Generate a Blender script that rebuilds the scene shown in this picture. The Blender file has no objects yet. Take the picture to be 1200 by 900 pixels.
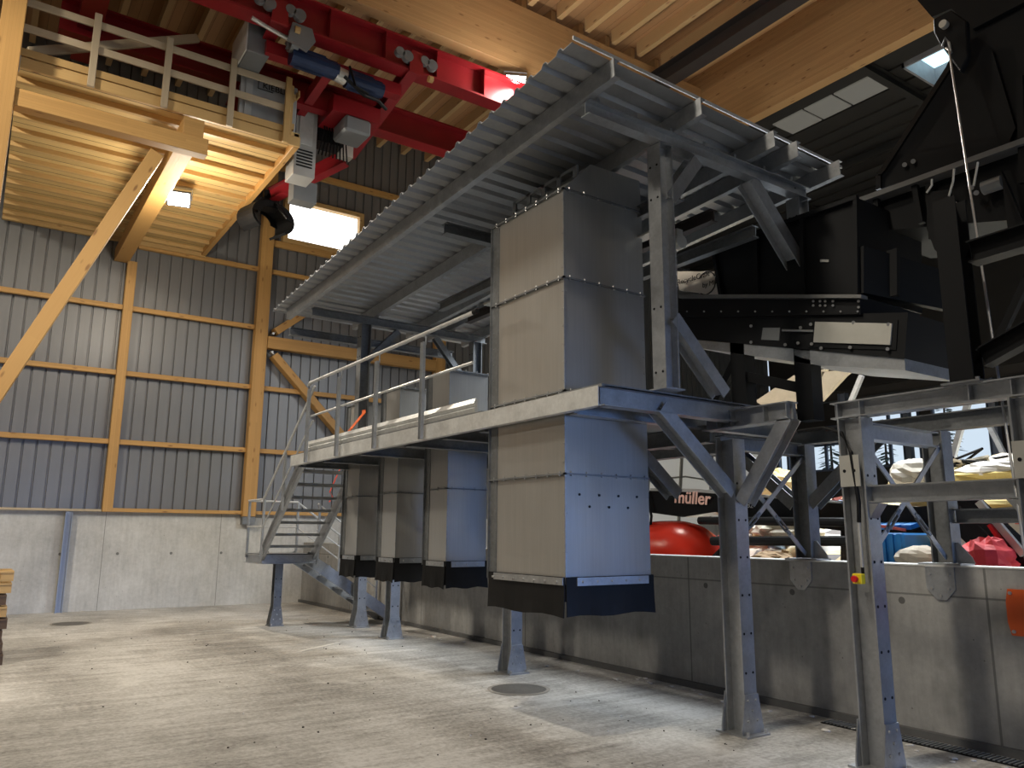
import bpy, math, random
import numpy as np
from mathutils import Vector, Matrix
random.seed(4)
C = bpy.context.scene.collection
V = Vector
# ------------------------------------------------------------------ camera
YAW, PIT, ROLL, FPX, EYE = 0.59751, 0.18876, -0.00676, 917.5, 1.65
fw = V((math.sin(YAW)*math.cos(PIT), math.cos(YAW)*math.cos(PIT), math.sin(PIT)))
r0 = V((math.cos(YAW), -math.sin(YAW), 0)); d0 = fw.cross(r0)
rt = r0*math.cos(ROLL)+d0*math.sin(ROLL); dn = -r0*math.sin(ROLL)+d0*math.cos(ROLL)
cam = bpy.data.objects.new('camera', bpy.data.cameras.new('camera')); C.objects.link(cam)
cam.matrix_world = Matrix(((rt.x, -dn.x, -fw.x, 0), (rt.y, -dn.y, -fw.y, 0), (rt.z, -dn.z, -fw.z, EYE), (0, 0, 0, 1)))
cam.data.sensor_width = 36; cam.data.lens = 36*FPX/1200; cam.data.clip_end = 300
bpy.context.scene.camera = cam
def at(x, y, **k):
    """measured point of the photo on a known wall, floor or frame plane"""
    d = rt*((x-600)/FPX)+dn*((y-450)/FPX)+fw
    (a, v), = k.items(); i = 'XYZ'.index(a)
    o = V((0, 0, EYE)); return o+d*((v-o[i])/d[i])

# ------------------------------------------------------------------ materials
MATS = {}
class NT:
    def __init__(s, name):
        s.m = bpy.data.materials.new(name); s.m.use_nodes = True; s.t = s.m.node_tree
        s.b = s.t.nodes['Principled BSDF']; s.tc = s.n('ShaderNodeTexCoord')
    def n(s, typ, **k):
        o = s.t.nodes.new(typ)
        for a, v in k.items(): setattr(o, a, v)
        return o
    def l(s, a, b): s.t.links.new(a, b)
    def mapping(s, scale, src='Object'):
        m = s.n('ShaderNodeMapping'); m.inputs['Scale'].default_value = scale; s.l(s.tc.outputs[src], m.inputs['Vector']); return m.outputs[0]
    def noise(s, vec, scale, detail=4, rough=.6):
        o = s.n('ShaderNodeTexNoise'); o.inputs['Scale'].default_value = scale; o.inputs['Detail'].default_value = detail
        o.inputs['Roughness'].default_value = rough; s.l(vec, o.inputs['Vector']); return o.outputs['Fac']
    def ramp(s, fac, *stops):
        o = s.n('ShaderNodeValToRGB'); e = o.color_ramp.elements
        while len(e) < len(stops): e.new(.5)
        for i, (p, c) in enumerate(stops): e[i].position = p; e[i].color = (*c, 1) if len(c) == 3 else c
        s.l(fac, o.inputs[0]); return o.outputs[0]
    def mix(s, a, b, fac, mode='MIX'):
        o = s.n('ShaderNodeMix', data_type='RGBA', blend_type=mode)
        for sock, v in ((o.inputs[6], a), (o.inputs[7], b)):
            if isinstance(v, tuple): sock.default_value = (*v, 1)
            else: s.l(v, sock)
        if isinstance(fac, (int, float)): o.inputs[0].default_value = fac
        else: s.l(fac, o.inputs[0])
        return o.outputs[2]
    def math(s, op, a, b=0.0, c=None):
        o = s.n('ShaderNodeMath', operation=op)
        for i, v in enumerate((a, b, c)):
            if v is None: continue
            if isinstance(v, (int, float)): o.inputs[i].default_value = v
            else: s.l(v, o.inputs[i])
        return o.outputs[0]
    def xyz(s, src='Object'):
        o = s.n('ShaderNodeSeparateXYZ'); s.l(s.tc.outputs[src], o.inputs[0]); return o.outputs
    def done(s, col=None, rough=.5, metal=0., bump=None, bs=.1, spec=None):
        if col is not None:
            if isinstance(col, tuple): s.b.inputs['Base Color'].default_value = (*col, 1)
            else: s.l(col, s.b.inputs['Base Color'])
        if isinstance(rough, (int, float)): s.b.inputs['Roughness'].default_value = rough
        else: s.l(rough, s.b.inputs['Roughness'])
        s.b.inputs['Metallic'].default_value = metal
        if spec is not None: s.b.inputs['Specular IOR Level'].default_value = spec
        if bump is not None:
            o = s.n('ShaderNodeBump'); o.inputs['Strength'].default_value = bs; o.inputs['Distance'].default_value = .02
            s.l(bump, o.inputs['Height']); s.l(o.outputs[0], s.b.inputs['Normal'])
        return s.m
def plain(name, col, rough=.5, metal=0., var=.25, scale=6., spec=None):
    if name in MATS: return MATS[name]
    t = NT(name); v = t.noise(t.mapping((1, 1, 1)), scale)
    c = t.mix(tuple(x*(1-var) for x in col), tuple(min(1, x*(1+var)) for x in col), v)
    MATS[name] = t.done(c, rough, metal, spec=spec); return MATS[name]
def wood(name, a, b, lam=.042, knots=True, rough=.6):
    t = NT(name); oi = t.n('ShaderNodeObjectInfo'); x, y, z = t.xyz()
    g = t.noise(t.mapping((.8, 16, 16)), 3., 5, .6)
    col = t.mix(a, b, g)
    if lam:
        layer = t.math('FLOOR', t.math('DIVIDE', z, lam))
        wn = t.n('ShaderNodeTexWhiteNoise', noise_dimensions='2D'); cb = t.n('ShaderNodeCombineXYZ')
        t.l(layer, cb.inputs[0]); t.l(t.math('FLOOR', t.math('MULTIPLY_ADD', x, .45, t.math('MULTIPLY', layer, .37))), cb.inputs[1])
        t.l(cb.outputs[0], wn.inputs['Vector'])
        col = t.mix(col, tuple(v*.72 for v in a), t.math('MULTIPLY', wn.outputs['Value'], .55))
        fr = t.math('FRACT', t.math('DIVIDE', z, lam)); col = t.mix(col, tuple(v*.45 for v in a), t.math('MULTIPLY', t.math('LESS_THAN', fr, .05), .6))
    if knots:
        vo = t.n('ShaderNodeTexVoronoi'); vo.inputs['Scale'].default_value = 1.; t.l(t.mapping((2.2, 7, 7)), vo.inputs['Vector'])
        k = t.ramp(vo.outputs['Distance'], (0.0, (1, 1, 1)), (.08, (1, 1, 1)), (.17, (0, 0, 0)))
        col = t.mix(col, (a[0]*.30, a[1]*.2, a[2]*.15), t.math('MULTIPLY', k, .8))
    col = t.mix(col, tuple(v*.8 for v in a), t.math('MULTIPLY', oi.outputs['Random'], .45))
    return t.done(col, rough, bump=g, bs=.08)
GLULAM = wood('glulam', (.50, .275, .082), (.60, .355, .125))
PINE = wood('pine', (.47, .29, .105), (.58, .385, .16), lam=None)
GREYPINE = wood('weathered_pine', (.40, .32, .21), (.52, .42, .29), lam=None)
ROOFWOOD = wood('roof_glulam', (.53, .30, .125), (.65, .405, .19))  # roof woods: spruce tone, lightened in place of light missing under the ceiling
JOIST = wood('joist_wood', (.57, .365, .17), (.69, .475, .245), lam=None)
DARKWOOD = wood('old_dark_wood', (.07, .04, .02), (.15, .09, .045), lam=None)
def boards(name, a, b, pitch, axis=1):
    t = NT(name); x, y, z = t.xyz(); s = (x, y, z)[axis]
    d = t.math('DIVIDE', s, pitch); idx = t.math('FLOOR', d); fr = t.math('FRACT', d)
    sc = [14, 14, 14]; sc[1-axis] = .8
    g = t.noise(t.mapping(tuple(sc)), 2.4, 5)
    wn = t.n('ShaderNodeTexWhiteNoise', noise_dimensions='1D'); t.l(idx, wn.inputs['W'])
    col = t.mix(t.mix(a, b, g), tuple(v*.62 for v in a), t.math('MULTIPLY', wn.outputs['Value'], .6))
    col = t.mix(col, tuple(v*.2 for v in a), t.math('LESS_THAN', fr, .03))
    return t.done(col, .65, bump=g, bs=.08)
DECKBOARD = boards('ceiling_boards', (.46, .25, .115), (.58, .345, .17), .2, 0)
SOFFIT = boards('gallery_boards', (.58, .39, .15), (.70, .49, .21), .6, 1)
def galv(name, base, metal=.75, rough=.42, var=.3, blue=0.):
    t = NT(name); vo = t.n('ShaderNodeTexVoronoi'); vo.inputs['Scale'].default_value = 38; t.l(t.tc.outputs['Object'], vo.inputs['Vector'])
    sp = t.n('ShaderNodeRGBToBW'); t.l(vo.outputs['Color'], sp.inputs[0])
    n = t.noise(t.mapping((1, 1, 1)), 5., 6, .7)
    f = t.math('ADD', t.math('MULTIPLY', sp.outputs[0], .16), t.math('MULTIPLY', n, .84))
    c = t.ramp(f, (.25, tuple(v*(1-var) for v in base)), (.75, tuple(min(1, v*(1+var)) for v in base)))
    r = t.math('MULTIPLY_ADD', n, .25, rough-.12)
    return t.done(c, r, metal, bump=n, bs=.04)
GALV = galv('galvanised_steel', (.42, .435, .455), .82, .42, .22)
GALVB = galv('bright_lit_galvanised_steel', (.56, .57, .57), .4, .42, .22)  # lighter copy: lamplight on edge beam, toe board and rails is in the colour
GALVD = galv('dull_shaded_galvanised_steel', (.20, .21, .22), .6, .5)  # darker copy: shade on deck underside and rear members is in the colour
SHEET = galv('trapezoidal_roof_sheet', (.34, .35, .36), .6, .45, .12)
def brushed(name, base, rough=.34, metal=.9):
    t = NT(name); g = t.noise(t.mapping((22, 22, .5)), 3., 4); w = t.noise(t.mapping((1, 1, .6)), 2.2, 4)
    c = t.mix(tuple(v*.78 for v in base), tuple(min(1, v*1.18) for v in base), t.math('ADD', t.math('MULTIPLY', g, .6), t.math('MULTIPLY', w, .4)))
    return t.done(c, t.math('MULTIPLY_ADD', w, .22, rough-.1), metal, bump=g, bs=.035)
CHUTE = brushed('brushed_steel_sheet', (.46, .455, .44), .34, .68)
def clad():
    t = NT('grey_cladding'); n = t.noise(t.mapping((4, 4, .25)), 2.4, 4); m = t.noise(t.mapping((1, 1, 1)), .7, 3)
    return t.done(t.mix((.15, .152, .155), (.225, .228, .23), t.math('ADD', t.math('MULTIPLY', n, .5), t.math('MULTIPLY', m, .5))), .42, .35)
CLAD = clad()
def concrete(name, a, b, axis, pitch=2.4, hole=(1.08, 1.34), z0=.5, tint=None):
    """board-marked cast wall: blotches, drip streaks, panel joints and tie holes"""
    t = NT(name); x, y, z = t.xyz(); u = (x, y)[axis]
    n1 = t.noise(t.mapping((1, 1, 1)), 1.1, 8, .65); n2 = t.noise(t.mapping((9, 9, 1.2)), 1.5, 5); n3 = t.noise(t.mapping((1, 1, 1)), 14, 5, .7)
    f = t.math('ADD', t.math('ADD', t.math('MULTIPLY', n1, .5), t.math('MULTIPLY', n2, .25)), t.math('MULTIPLY', n3, .25))
    c = t.ramp(f, (.37, a), (.62, b))
    fr = t.math('FRACT', t.math('DIVIDE', u, pitch)); c = t.mix(c, tuple(v*.5 for v in a), t.math('MULTIPLY', t.math('LESS_THAN', fr, .006), .8))
    px = t.math('SUBTRACT', t.math('FRACT', t.math('DIVIDE', u, hole[0])), .5); pz = t.math('SUBTRACT', t.math('FRACT', t.math('DIVIDE', t.math('SUBTRACT', z, z0), hole[1])), .5)
    d = t.math('SQRT', t.math('ADD', t.math('POWER', t.math('MULTIPLY', px, hole[0]), 2.), t.math('POWER', t.math('MULTIPLY', pz, hole[1]), 2.)))
    c = t.mix(c, tuple(v*.3 for v in a), t.math('MULTIPLY', t.math('LESS_THAN', d, .03), .85))
    if axis == 1:
        c = t.mix(c, tuple(v*.45 for v in a), t.math('MULTIPLY', t.math('LESS_THAN', t.math('ABSOLUTE', t.math('SUBTRACT', z, 1.16)), .008), .7))
        c = t.mix(c, tuple(v*.55 for v in a), t.math('MULTIPLY', t.ramp(t.noise(t.mapping((1, .8, .6)), 1.7, 3), (.58, (0, 0, 0)), (.75, (1, 1, 1))), .55))
    vo = t.n('ShaderNodeTexVoronoi'); vo.inputs['Scale'].default_value = 7; t.l(t.tc.outputs['Object'], vo.inputs['Vector'])
    c = t.mix(c, tuple(v*.45 for v in a), t.math('MULTIPLY', t.math('LESS_THAN', vo.outputs['Distance'], .05), .7))
    return t.done(c, .82, bump=f, bs=.25)
CONC_BACK = concrete('pale_cast_concrete', (.37, .365, .345), (.58, .575, .55), 0)
CONC_PIT = concrete('grey_cast_concrete', (.21, .21, .205), (.35, .345, .335), 1, 3.2, (1.12, 1.9), 1.1-.95)
def floor_mat():
    t = NT('power_floated_concrete'); n1 = t.noise(t.mapping((.55, .22, 1)), 1.3, 8, .62); n2 = t.noise(t.mapping((.5, 4, 1)), 1.6, 6, .7)
    n3 = t.noise(t.mapping((1, 1, 1)), 22, 4, .7); n4 = t.noise(t.mapping((1.3, 1.3, 1)), 1.1, 5)
    f = t.math('ADD', t.math('ADD', t.math('MULTIPLY', n1, .42), t.math('MULTIPLY', n2, .28)), t.math('MULTIPLY', n3, .30))
    c = t.ramp(f, (.40, (.19, .182, .168)), (.485, (.37, .358, .335)), (.57, (.57, .56, .54)))
    w = t.ramp(n4, (.56, (0, 0, 0)), (.72, (1, 1, 1))); c = t.mix(c, (.70, .69, .66), t.math('MULTIPLY', w, .6))
    vo = t.n('ShaderNodeTexVoronoi'); vo.inputs['Scale'].default_value = 2.1; t.l(t.tc.outputs['Object'], vo.inputs['Vector'])
    c = t.mix(c, (.10, .09, .075), t.math('MULTIPLY', t.math('LESS_THAN', vo.outputs['Distance'], .03), .8))
    return t.done(c, t.math('MULTIPLY_ADD', n1, .35, .38), 0, bump=f, bs=.12, spec=.4)
FLOOR = floor_mat()
BLACK = plain('black_paint', (.0075, .008, .0095), .52, 0, .3, 3., .22)
BLACKG = plain('gloss_black_paint', (.008, .008, .009), .22, 0, .2, 3.)
RUBBER = plain('black_rubber', (.007, .007, .0075), .6, 0, .4, 9., .2)
RED = plain('crane_red', (.26, .010, .015), .4, 0, .2, 3.)
REDHOOD = plain('machine_red', (.72, .035, .015), .25, 0, .1, 2.)
ORANGE = plain('orange_paint', (.72, .11, .015), .5, 0, .15, 4.)
BOLT = plain('zinc_bolt', (.45, .45, .45), .4, .7, .15, 20.)
GREYBOX = plain('grey_enamel', (.20, .21, .22), .45, .2, .1, 3.)
LIGHTBOX = plain('light_grey_enamel', (.42, .42, .41), .5, .1, .1, 3.)
BLUEMOTOR = plain('blue_motor_paint', (.010, .025, .075), .4, .2, .2, 8.)
ALU = plain('pale_aluminium', (.62, .61, .56), .4, .6, .1, 9.)
GLASSPANE = None
YELLOW = plain('yellow_plastic', (.85, .62, .02), .4); REDP = plain('red_plastic', (.60, .01, .012), .35)
STRAP = plain('red_strap', (.65, .06, .03), .7); ORSTRAP = plain('orange_strap', (.75, .14, .03), .7)
STEELROPE = plain('steel_rope', (.60, .60, .60), .35, .7)
DARKROOF = plain('dark_roof_sheet', (.032, .029, .026), .6, .1, .2, 2.)
DARKSTEEL = plain('dark_primed_steel', (.055, .047, .046), .5, .3, .2, 3.)
IRON = plain('cast_iron', (.13, .125, .115), .6, .4, .4, 30.)
WHITE = plain('white_paint', (.75, .75, .72), .5); TEXTG = plain('grey_lettering', (.07, .07, .07), .6); TEXTP = plain('pink_lettering', (.85, .50, .42), .5)
TEXTR = plain('red_lettering', (.70, .12, .09), .6)
SIGN = plain('pale_sign_board', (.40, .37, .33), .6, 0, .1, 2.)
def emit(name, col, s, base=.8):
    t = NT(name); t.b.inputs['Emission Color'].default_value = (*col, 1); t.b.inputs['Emission Strength'].default_value = s
    return t.done((base, base, base), .4)
LAMP = emit('floodlight_lens', (1, .93, .78), 60.); DAYPANE = emit('daylit_window_pane', (.95, .98, 1.), 2.2); SKYPANE = emit('daylit_skylight_pane', (.50, .84, 1.0), 1.6)
TRANSL = emit('daylit_translucent_sheet', (.72, .70, .62), .28)

# ------------------------------------------------------------------ mesh builder
def fr(p0, p1, up=(0, 0, 1)):
    p0, p1, up = V(p0), V(p1), V(up); ex = (p1-p0).normalized()
    if abs(ex.dot(up)) > .999: up = V((0, 1, 0))
    ez = (up-ex*up.dot(ex)).normalized(); return ex, ez.cross(ex), ez
class MB:
    def __init__(s): s.v = []; s.f = []; s.mi = []; s.mat = 0
    def add(s, vs, fs):
        o = len(s.v); s.v += [V(q) for q in vs]
        for f in fs: s.f.append(tuple(i+o for i in f)); s.mi.append(s.mat)
        return s
    def box(s, a, b):
        x0, y0, z0 = (min(p, q) for p, q in zip(a, b)); x1, y1, z1 = (max(p, q) for p, q in zip(a, b))
        return s.add([(x0, y0, z0), (x1, y0, z0), (x1, y1, z0), (x0, y1, z0), (x0, y0, z1), (x1, y0, z1), (x1, y1, z1), (x0, y1, z1)],
                     [(3, 2, 1, 0), (4, 5, 6, 7), (0, 1, 5, 4), (1, 2, 6, 5), (2, 3, 7, 6), (3, 0, 4, 7)])
    def prof(s, p0, p1, poly, up=(0, 0, 1)):
        ex, ey, ez = fr(p0, p1, up); p0, p1 = V(p0), V(p1); n = len(poly)
        vs = [p0+ey*a+ez*b for a, b in poly]+[p1+ey*a+ez*b for a, b in poly]
        return s.add(vs, [tuple(range(n-1, -1, -1)), tuple(range(n, 2*n))]+[(i, (i+1) % n, n+(i+1) % n, n+i) for i in range(n)])
    def bar(s, p0, p1, w, h, up=(0, 0, 1)):
        return s.prof(p0, p1, [(-w/2, -h/2), (w/2, -h/2), (w/2, h/2), (-w/2, h/2)], up)
    def ibeam(s, p0, p1, h=.14, b=.14, tf=.011, tw=.009, up=(0, 0, 1)):
        H, B, T, W = h/2, b/2, tf, tw/2
        return s.prof(p0, p1, [(-B, -H), (B, -H), (B, -H+T), (W, -H+T), (W, H-T), (B, H-T), (B, H), (-B, H), (-B, H-T), (-W, H-T), (-W, -H+T), (-B, -H+T)], up)
    def chan(s, p0, p1, h=.14, b=.06, t=.008, side=1, up=(0, 0, 1)):
        H = h/2; q = [(0, -H), (b, -H), (b, -H+t), (t, -H+t), (t, H-t), (b, H-t), (b, H), (0, H)]
        if side < 0: q = [(-a, c) for a, c in reversed(q)]
        return s.prof(p0, p1, q, up)
    def angle(s, p0, p1, a=.05, t=.006, sy=1, sz=1, up=(0, 0, 1)):
        q = [(0, 0), (a*sy, 0), (a*sy, t*sz), (t*sy, t*sz), (t*sy, a*sz), (0, a*sz)]
        if sy*sz < 0: q.reverse()
        return s.prof(p0, p1, q, up)
    def cyl(s, p0, p1, r, n=10, r2=None):
        ex, ey, ez = fr(p0, p1); p0, p1 = V(p0), V(p1); r2 = r if r2 is None else r2
        cs = [(math.cos(2*math.pi*i/n), math.sin(2*math.pi*i/n)) for i in range(n)]
        return s.add([p0+ey*(a*r)+ez*(b*r) for a, b in cs]+[p1+ey*(a*r2)+ez*(b*r2) for a, b in cs],
                     [tuple(range(n-1, -1, -1)), tuple(range(n, 2*n))]+[(i, (i+1) % n, n+(i+1) % n, n+i) for i in range(n)])
    def tube(s, pts, r, n=8):
        pts = [V(p) for p in pts]; rings = []
        for i, p in enumerate(pts):
            d = (pts[min(i+1, len(pts)-1)]-pts[max(i-1, 0)]); ex, ey, ez = fr(p, p+d, (.13, .21, 1))
            rings.append([p+ey*(r*math.cos(2*math.pi*k/n))+ez*(r*math.sin(2*math.pi*k/n)) for k in range(n)])
        vs = [q for g in rings for q in g]; fs = [tuple(range(n-1, -1, -1)), tuple(range(len(vs)-n, len(vs)))]
        for j in range(len(rings)-1):
            for k in range(n): fs.append((j*n+k, j*n+(k+1) % n, (j+1)*n+(k+1) % n, (j+1)*n+k))
        return s.add(vs, fs)
    def prism(s, poly, ext):
        n = len(poly); poly = [V(p) for p in poly]; ext = V(ext)
        nrm = sum(((poly[i]-poly[0]).cross(poly[(i+1) % n]-poly[0]) for i in range(1, n-1)), V((0, 0, 0)))
        if nrm.dot(ext) > 0: poly.reverse()
        return s.add(poly+[p+ext for p in poly], [tuple(range(n)), tuple(range(2*n-1, n-1, -1))]+[(i, n+i, n+(i+1) % n, (i+1) % n) for i in range(n)])
    def ball(s, c, r, nu=10, nv=7, sc=(1, 1, 1), jit=0.):
        c = V(c); vs = [c+V((0, 0, r*sc[2]))]
        for j in range(1, nv):
            for i in range(nu):
                th = math.pi*j/nv; ph = 2*math.pi*i/nu; q = 1+random.uniform(-jit, jit)
                vs.append(c+V((r*sc[0]*math.sin(th)*math.cos(ph)*q, r*sc[1]*math.sin(th)*math.sin(ph)*q, r*sc[2]*math.cos(th)*q)))
        vs.append(c-V((0, 0, r*sc[2]))); L = len(vs)-1; fs = []
        for i in range(nu):
            k = (i+1) % nu; fs.append((0, 1+i, 1+k)); fs.append((L, L-nu+k, L-nu+i))
            for j in range(nv-2): a = 1+j*nu; fs.append((a+i, a+nu+i, a+nu+k, a+k))
        return s.add(vs, fs)
    def bolt(s, p, nrm, r=.012, h=.012): p = V(p); return s.cyl(p, p+V(nrm)*h, r, 6)
    def build(s, name, mats, parent=None, smooth=False, bevel=0., origin=None):
        me = bpy.data.meshes.new(name)
        if origin is None:
            lo = [min(q[i] for q in s.v) for i in range(3)]; hi = [max(q[i] for q in s.v) for i in range(3)]
            origin = V(((lo[0]+hi[0])/2, (lo[1]+hi[1])/2, lo[2]))
        origin = V(origin)
        me.from_pydata([tuple(q-origin) for q in s.v], [], s.f)
        for m in (mats if isinstance(mats, (list, tuple)) else [mats]): me.materials.append(m)
        me.polygons.foreach_set('material_index', s.mi)
        if smooth: me.polygons.foreach_set('use_smooth', [True]*len(s.f))
        me.update(); o = bpy.data.objects.new(name, me); C.objects.link(o)
        place(o, origin, parent)
        if bevel:
            b = o.modifiers.new('edge', 'BEVEL'); b.width = bevel; b.segments = 1; b.limit_method = 'ANGLE'
        return o
WL = {}
def place(o, origin, parent):
    WL[o.name] = V(origin)
    if parent is not None: o.parent = parent; o.location = V(origin)-WL[parent.name]
    else: o.location = origin
def tag(o, label, cat, group=None):
    o['label'] = label; o['category'] = cat
    if group: o['group'] = group
    return o
def thing(name, label, cat, loc, group=None):
    o = bpy.data.objects.new(name, None); C.objects.link(o); o.empty_display_size = .1
    place(o, V(loc), None); return tag(o, label, cat, group)
def struct(o): o['kind'] = 'structure'; return o
def stuff(o): o['kind'] = 'stuff'; return o
def timber(name, p0, p1, w, h, mat=None, parent=None, up=(0, 0, 1), bevel=.006):
    """a beam with its grain along its own length; w across, h along 'up'"""
    p0, p1 = V(p0), V(p1); L = (p1-p0).length; ex, ey, ez = fr(p0, p1, up)
    m = MB(); m.box((0, -w/2, -h/2), (L, w/2, h/2)); me = bpy.data.meshes.new(name)
    me.from_pydata([tuple(q) for q in m.v], [], m.f); me.materials.append(mat or GLULAM)
    o = bpy.data.objects.new(name, me); C.objects.link(o)
    WL[o.name] = p0; o.rotation_mode = 'QUATERNION'
    o.rotation_quaternion = Matrix((ex, ey, ez)).transposed().to_quaternion()
    if parent is not None: o.parent = parent; o.location = p0-WL[parent.name]
    else: o.location = p0
    if bevel: b = o.modifiers.new('edge', 'BEVEL'); b.width = bevel; b.segments = 1
    return o
def text(name, body, size, origin, xdir, zdir, mat, parent, ext=.002, bold=0.):
    cu = bpy.data.curves.new(name, 'FONT'); cu.body = body; cu.size = size; cu.extrude = ext; cu.offset = bold; cu.materials.append(mat)
    cu.align_x = 'CENTER'; cu.align_y = 'CENTER'
    x, z = V(xdir).normalized(), V(zdir).normalized(); n = x.cross(z)
    o = bpy.data.objects.new(name, cu); C.objects.link(o); o.rotation_mode = 'QUATERNION'
    me = bpy.data.meshes.new_from_object(o.evaluated_get(bpy.context.evaluated_depsgraph_get())); bpy.data.objects.remove(o)
    o = bpy.data.objects.new(name, me); C.objects.link(o); o.rotation_mode = 'QUATERNION'
    o.rotation_quaternion = Matrix((x, z, n)).transposed().to_quaternion(); place(o, V(origin), parent); return o
# ================================================================== the hall
YB, XP = 19.0, 6.8
struct(MB().box((-9, -8, -.2), (32, 32, 0)).build('floor', FLOOR, origin=(0, 0, 0)))
struct(MB().box((-9, YB, 0), (25, YB+.3, 2.05)).build('wall_back', CONC_BACK, origin=(0, YB, 0)))
struct(MB().box((XP, -3, 0), (XP+.3, YB, 1.4)).build('wall_right', CONC_PIT, origin=(XP, 0, 0)))
struct(MB().box((XP-.06, -3, 0), (XP, YB, .06)).build('baseboard_right', plain('dark_kerb', (.10, .10, .10), .7), origin=(XP, 0, 0)))
struct(MB().box((XP-.005, -3, 1.4), (XP+.305, YB, 1.412)).build('trim_1', plain('galvanised_coping', (.62, .62, .60), .45, .3)))
def cladding(name, xa, xb, za, zb):
    m = MB(); p = .25; prof = []
    x = math.floor(xa/p)*p
    while x < xb:
        for dx, dy in ((0, .05), (.205, .05), (.215, .09), (.24, .09)):
            q = x+dx
            if xa <= q <= xb: prof.append((q, YB+dy))
        x += p
    prof = [(xa, YB+.05)]+prof+[(xb, YB+.05)]
    n = len(prof); vs = [(a, b, za) for a, b in prof]+[(a, b, zb) for a, b in prof]
    m.add(vs, [(i, i+1, n+i+1, n+i) for i in range(n-1)])
    return struct(m.build(name, CLAD, origin=(0, YB, za)))
WX0, WX1, WZ0, WZ1 = 5.9, 7.83, 9.02, 10.05
cladding('wall_back_cladding', -9, WX0, 2.05, 12.7); cladding('wall_back_cladding', WX0, WX1, 2.05, WZ0)
cladding('wall_back_cladding', WX0, WX1, WZ1, 12.7); cladding('wall_back_cladding', WX1, 25, 2.05, 12.7)
m = MB()
for a, b in (((WX0-.12, WZ0-.12), (WX1+.12, WZ0)), ((WX0-.12, WZ1), (WX1+.12, WZ1+.12)), ((WX0-.12, WZ0), (WX0, WZ1)), ((WX1, WZ0), (WX1+.12, WZ1))):
    m.box((a[0], YB-.12, a[1]), (b[0], YB+.12, b[1]))
win = struct(m.build('window_1', PINE)); MB().box((WX0, YB+.06, WZ0), (WX1, YB+.075, WZ1)).build('window_pane', DAYPANE, win)
for i, x in enumerate((WX0-.17, WX1+.17)):
    pass
struct(MB().box((-9.2, -8, 0), (-9, YB, 12.7)).build('wall_left', CLAD))
struct(MB().box((-9, -8.2, 3.4), (32, -8, 12.7)).build('wall_front', CLAD))
struct(MB().box((-9, -8.2, 0), (3.0, -8, 3.4)).build('wall_front', CLAD)); struct(MB().box((13, -8.2, 0), (32, -8, 3.4)).build('wall_front', CLAD))
# --- roof of the timber hall
ZJ = 12.3; XB, YX = 13.4, 11.67
struct(MB().box((-9, -8.2, ZJ+.32), (XB+.4, YB+.3, ZJ+.38)).build('ceiling', DECKBOARD, origin=(0, 0, ZJ)))
k = 0; x = -4.6
while x < XB-.2:
    if x > -.5: struct(timber('ceiling_joist', (x, YX+.2, ZJ+.16), (x, YB, ZJ+.16), .12, .32, JOIST, bevel=0))
    if x > 4: struct(timber('ceiling_joist', (x, -3, ZJ+.16), (x, YX, ZJ+.16), .12, .32, JOIST, bevel=0))
    x += .76
o = timber('roof_beam', (-9, YX+.13, 11.5), (XB, YX+.13, 11.5), .26, 1.4, ROOFWOOD); struct(o)
o = timber('roof_beam', (XB+.13, -8, 11.71), (XB+.13, YB, 11.71), .26, 1.82, ROOFWOOD); struct(o)
o = MB().ibeam((11.86, -8, 11.8), (11.86, YX, 11.8), .4, .34, .02, .015).build('steel_roof_beam', DARKSTEEL)
tag(o, 'dark steel beam running under the ceiling joists beside the wide glulam beam', 'beam')
# --- timber frame on the back wall
def post(x, w, z0, z1, d, label, y=YB, mat=GLULAM):
    return tag(timber('timber_post', (x, y-d/2, z0), (x, y-d/2, z1), d, w, mat, up=(1, 0, 0)), label, 'post')
post(2.40, .20, 2.05, 7.66, .16, 'slender timber post on the concrete wall between two cladding bays, under the gallery beam')
post(5.38, .30, 2.0, 12.3, .22, 'stout timber post on the concrete wall where the two diagonal braces meet')
post(10.37, .30, 2.05, 12.3, .22, 'timber post on the back wall seen between the canopy beam and the grey chutes')
MB().box((5.24, YB-.2, 1.82), (5.52, YB-.003, 2.0)).build('post_shoe', GALVD); o = bpy.data.objects['post_shoe']; tag(o, 'grey steel shoe under the stout timber post on the concrete wall', 'bracket')
gir = [(3.56, 'third rail up'), (5.09, 'middle height'), (6.58, 'upper height'), (8.07, 'gallery floor height')]
bays = [(-9, 2.30, 'the bay beside the leaning brace'), (2.50, 5.23, 'the bay between slender and stout post'), (5.53, 10.22, 'the bay behind stairs and canopy')]
nm = {3.56: 'lowest timber cladding rail', 5.09: 'half-height timber cladding rail', 6.58: 'upper timber cladding rail', 8.07: 'topmost timber cladding rail'}
for z in (3.56, 5.09, 6.58, 8.07):
    for xa, xb, bay in bays:
        if z == 6.58 and xa > 5: continue
        if z == 8.07 and xa < 2.4: continue
        tag(timber('cladding_rail', (xa, YB-.05, z), (xb, YB-.05, z), .10, .11), nm[z]+' in '+bay, 'rail', 'cladding rails on the back wall')
tag(timber('sill_plate', (2.5, YB-.07, 2.09), (9.5, YB-.07, 2.09), .14, .08), 'timber sill plate lying along the top of the pale concrete wall', 'sill plate')
tag(timber('sill_plate', (-9, YB-.07, 2.075), (2.29, YB-.07, 2.075), .14, .05, GREYPINE), 'greyish sill plate on the concrete wall beside the bluish steel post', 'sill plate')
tag(timber('tie_beam', (5.54, YB-.14, 6.22), (10.21, YB-.14, 6.22), .2, .30), 'thick horizontal timber beam behind the canopy, fixed to the stout post', 'beam')
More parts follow.
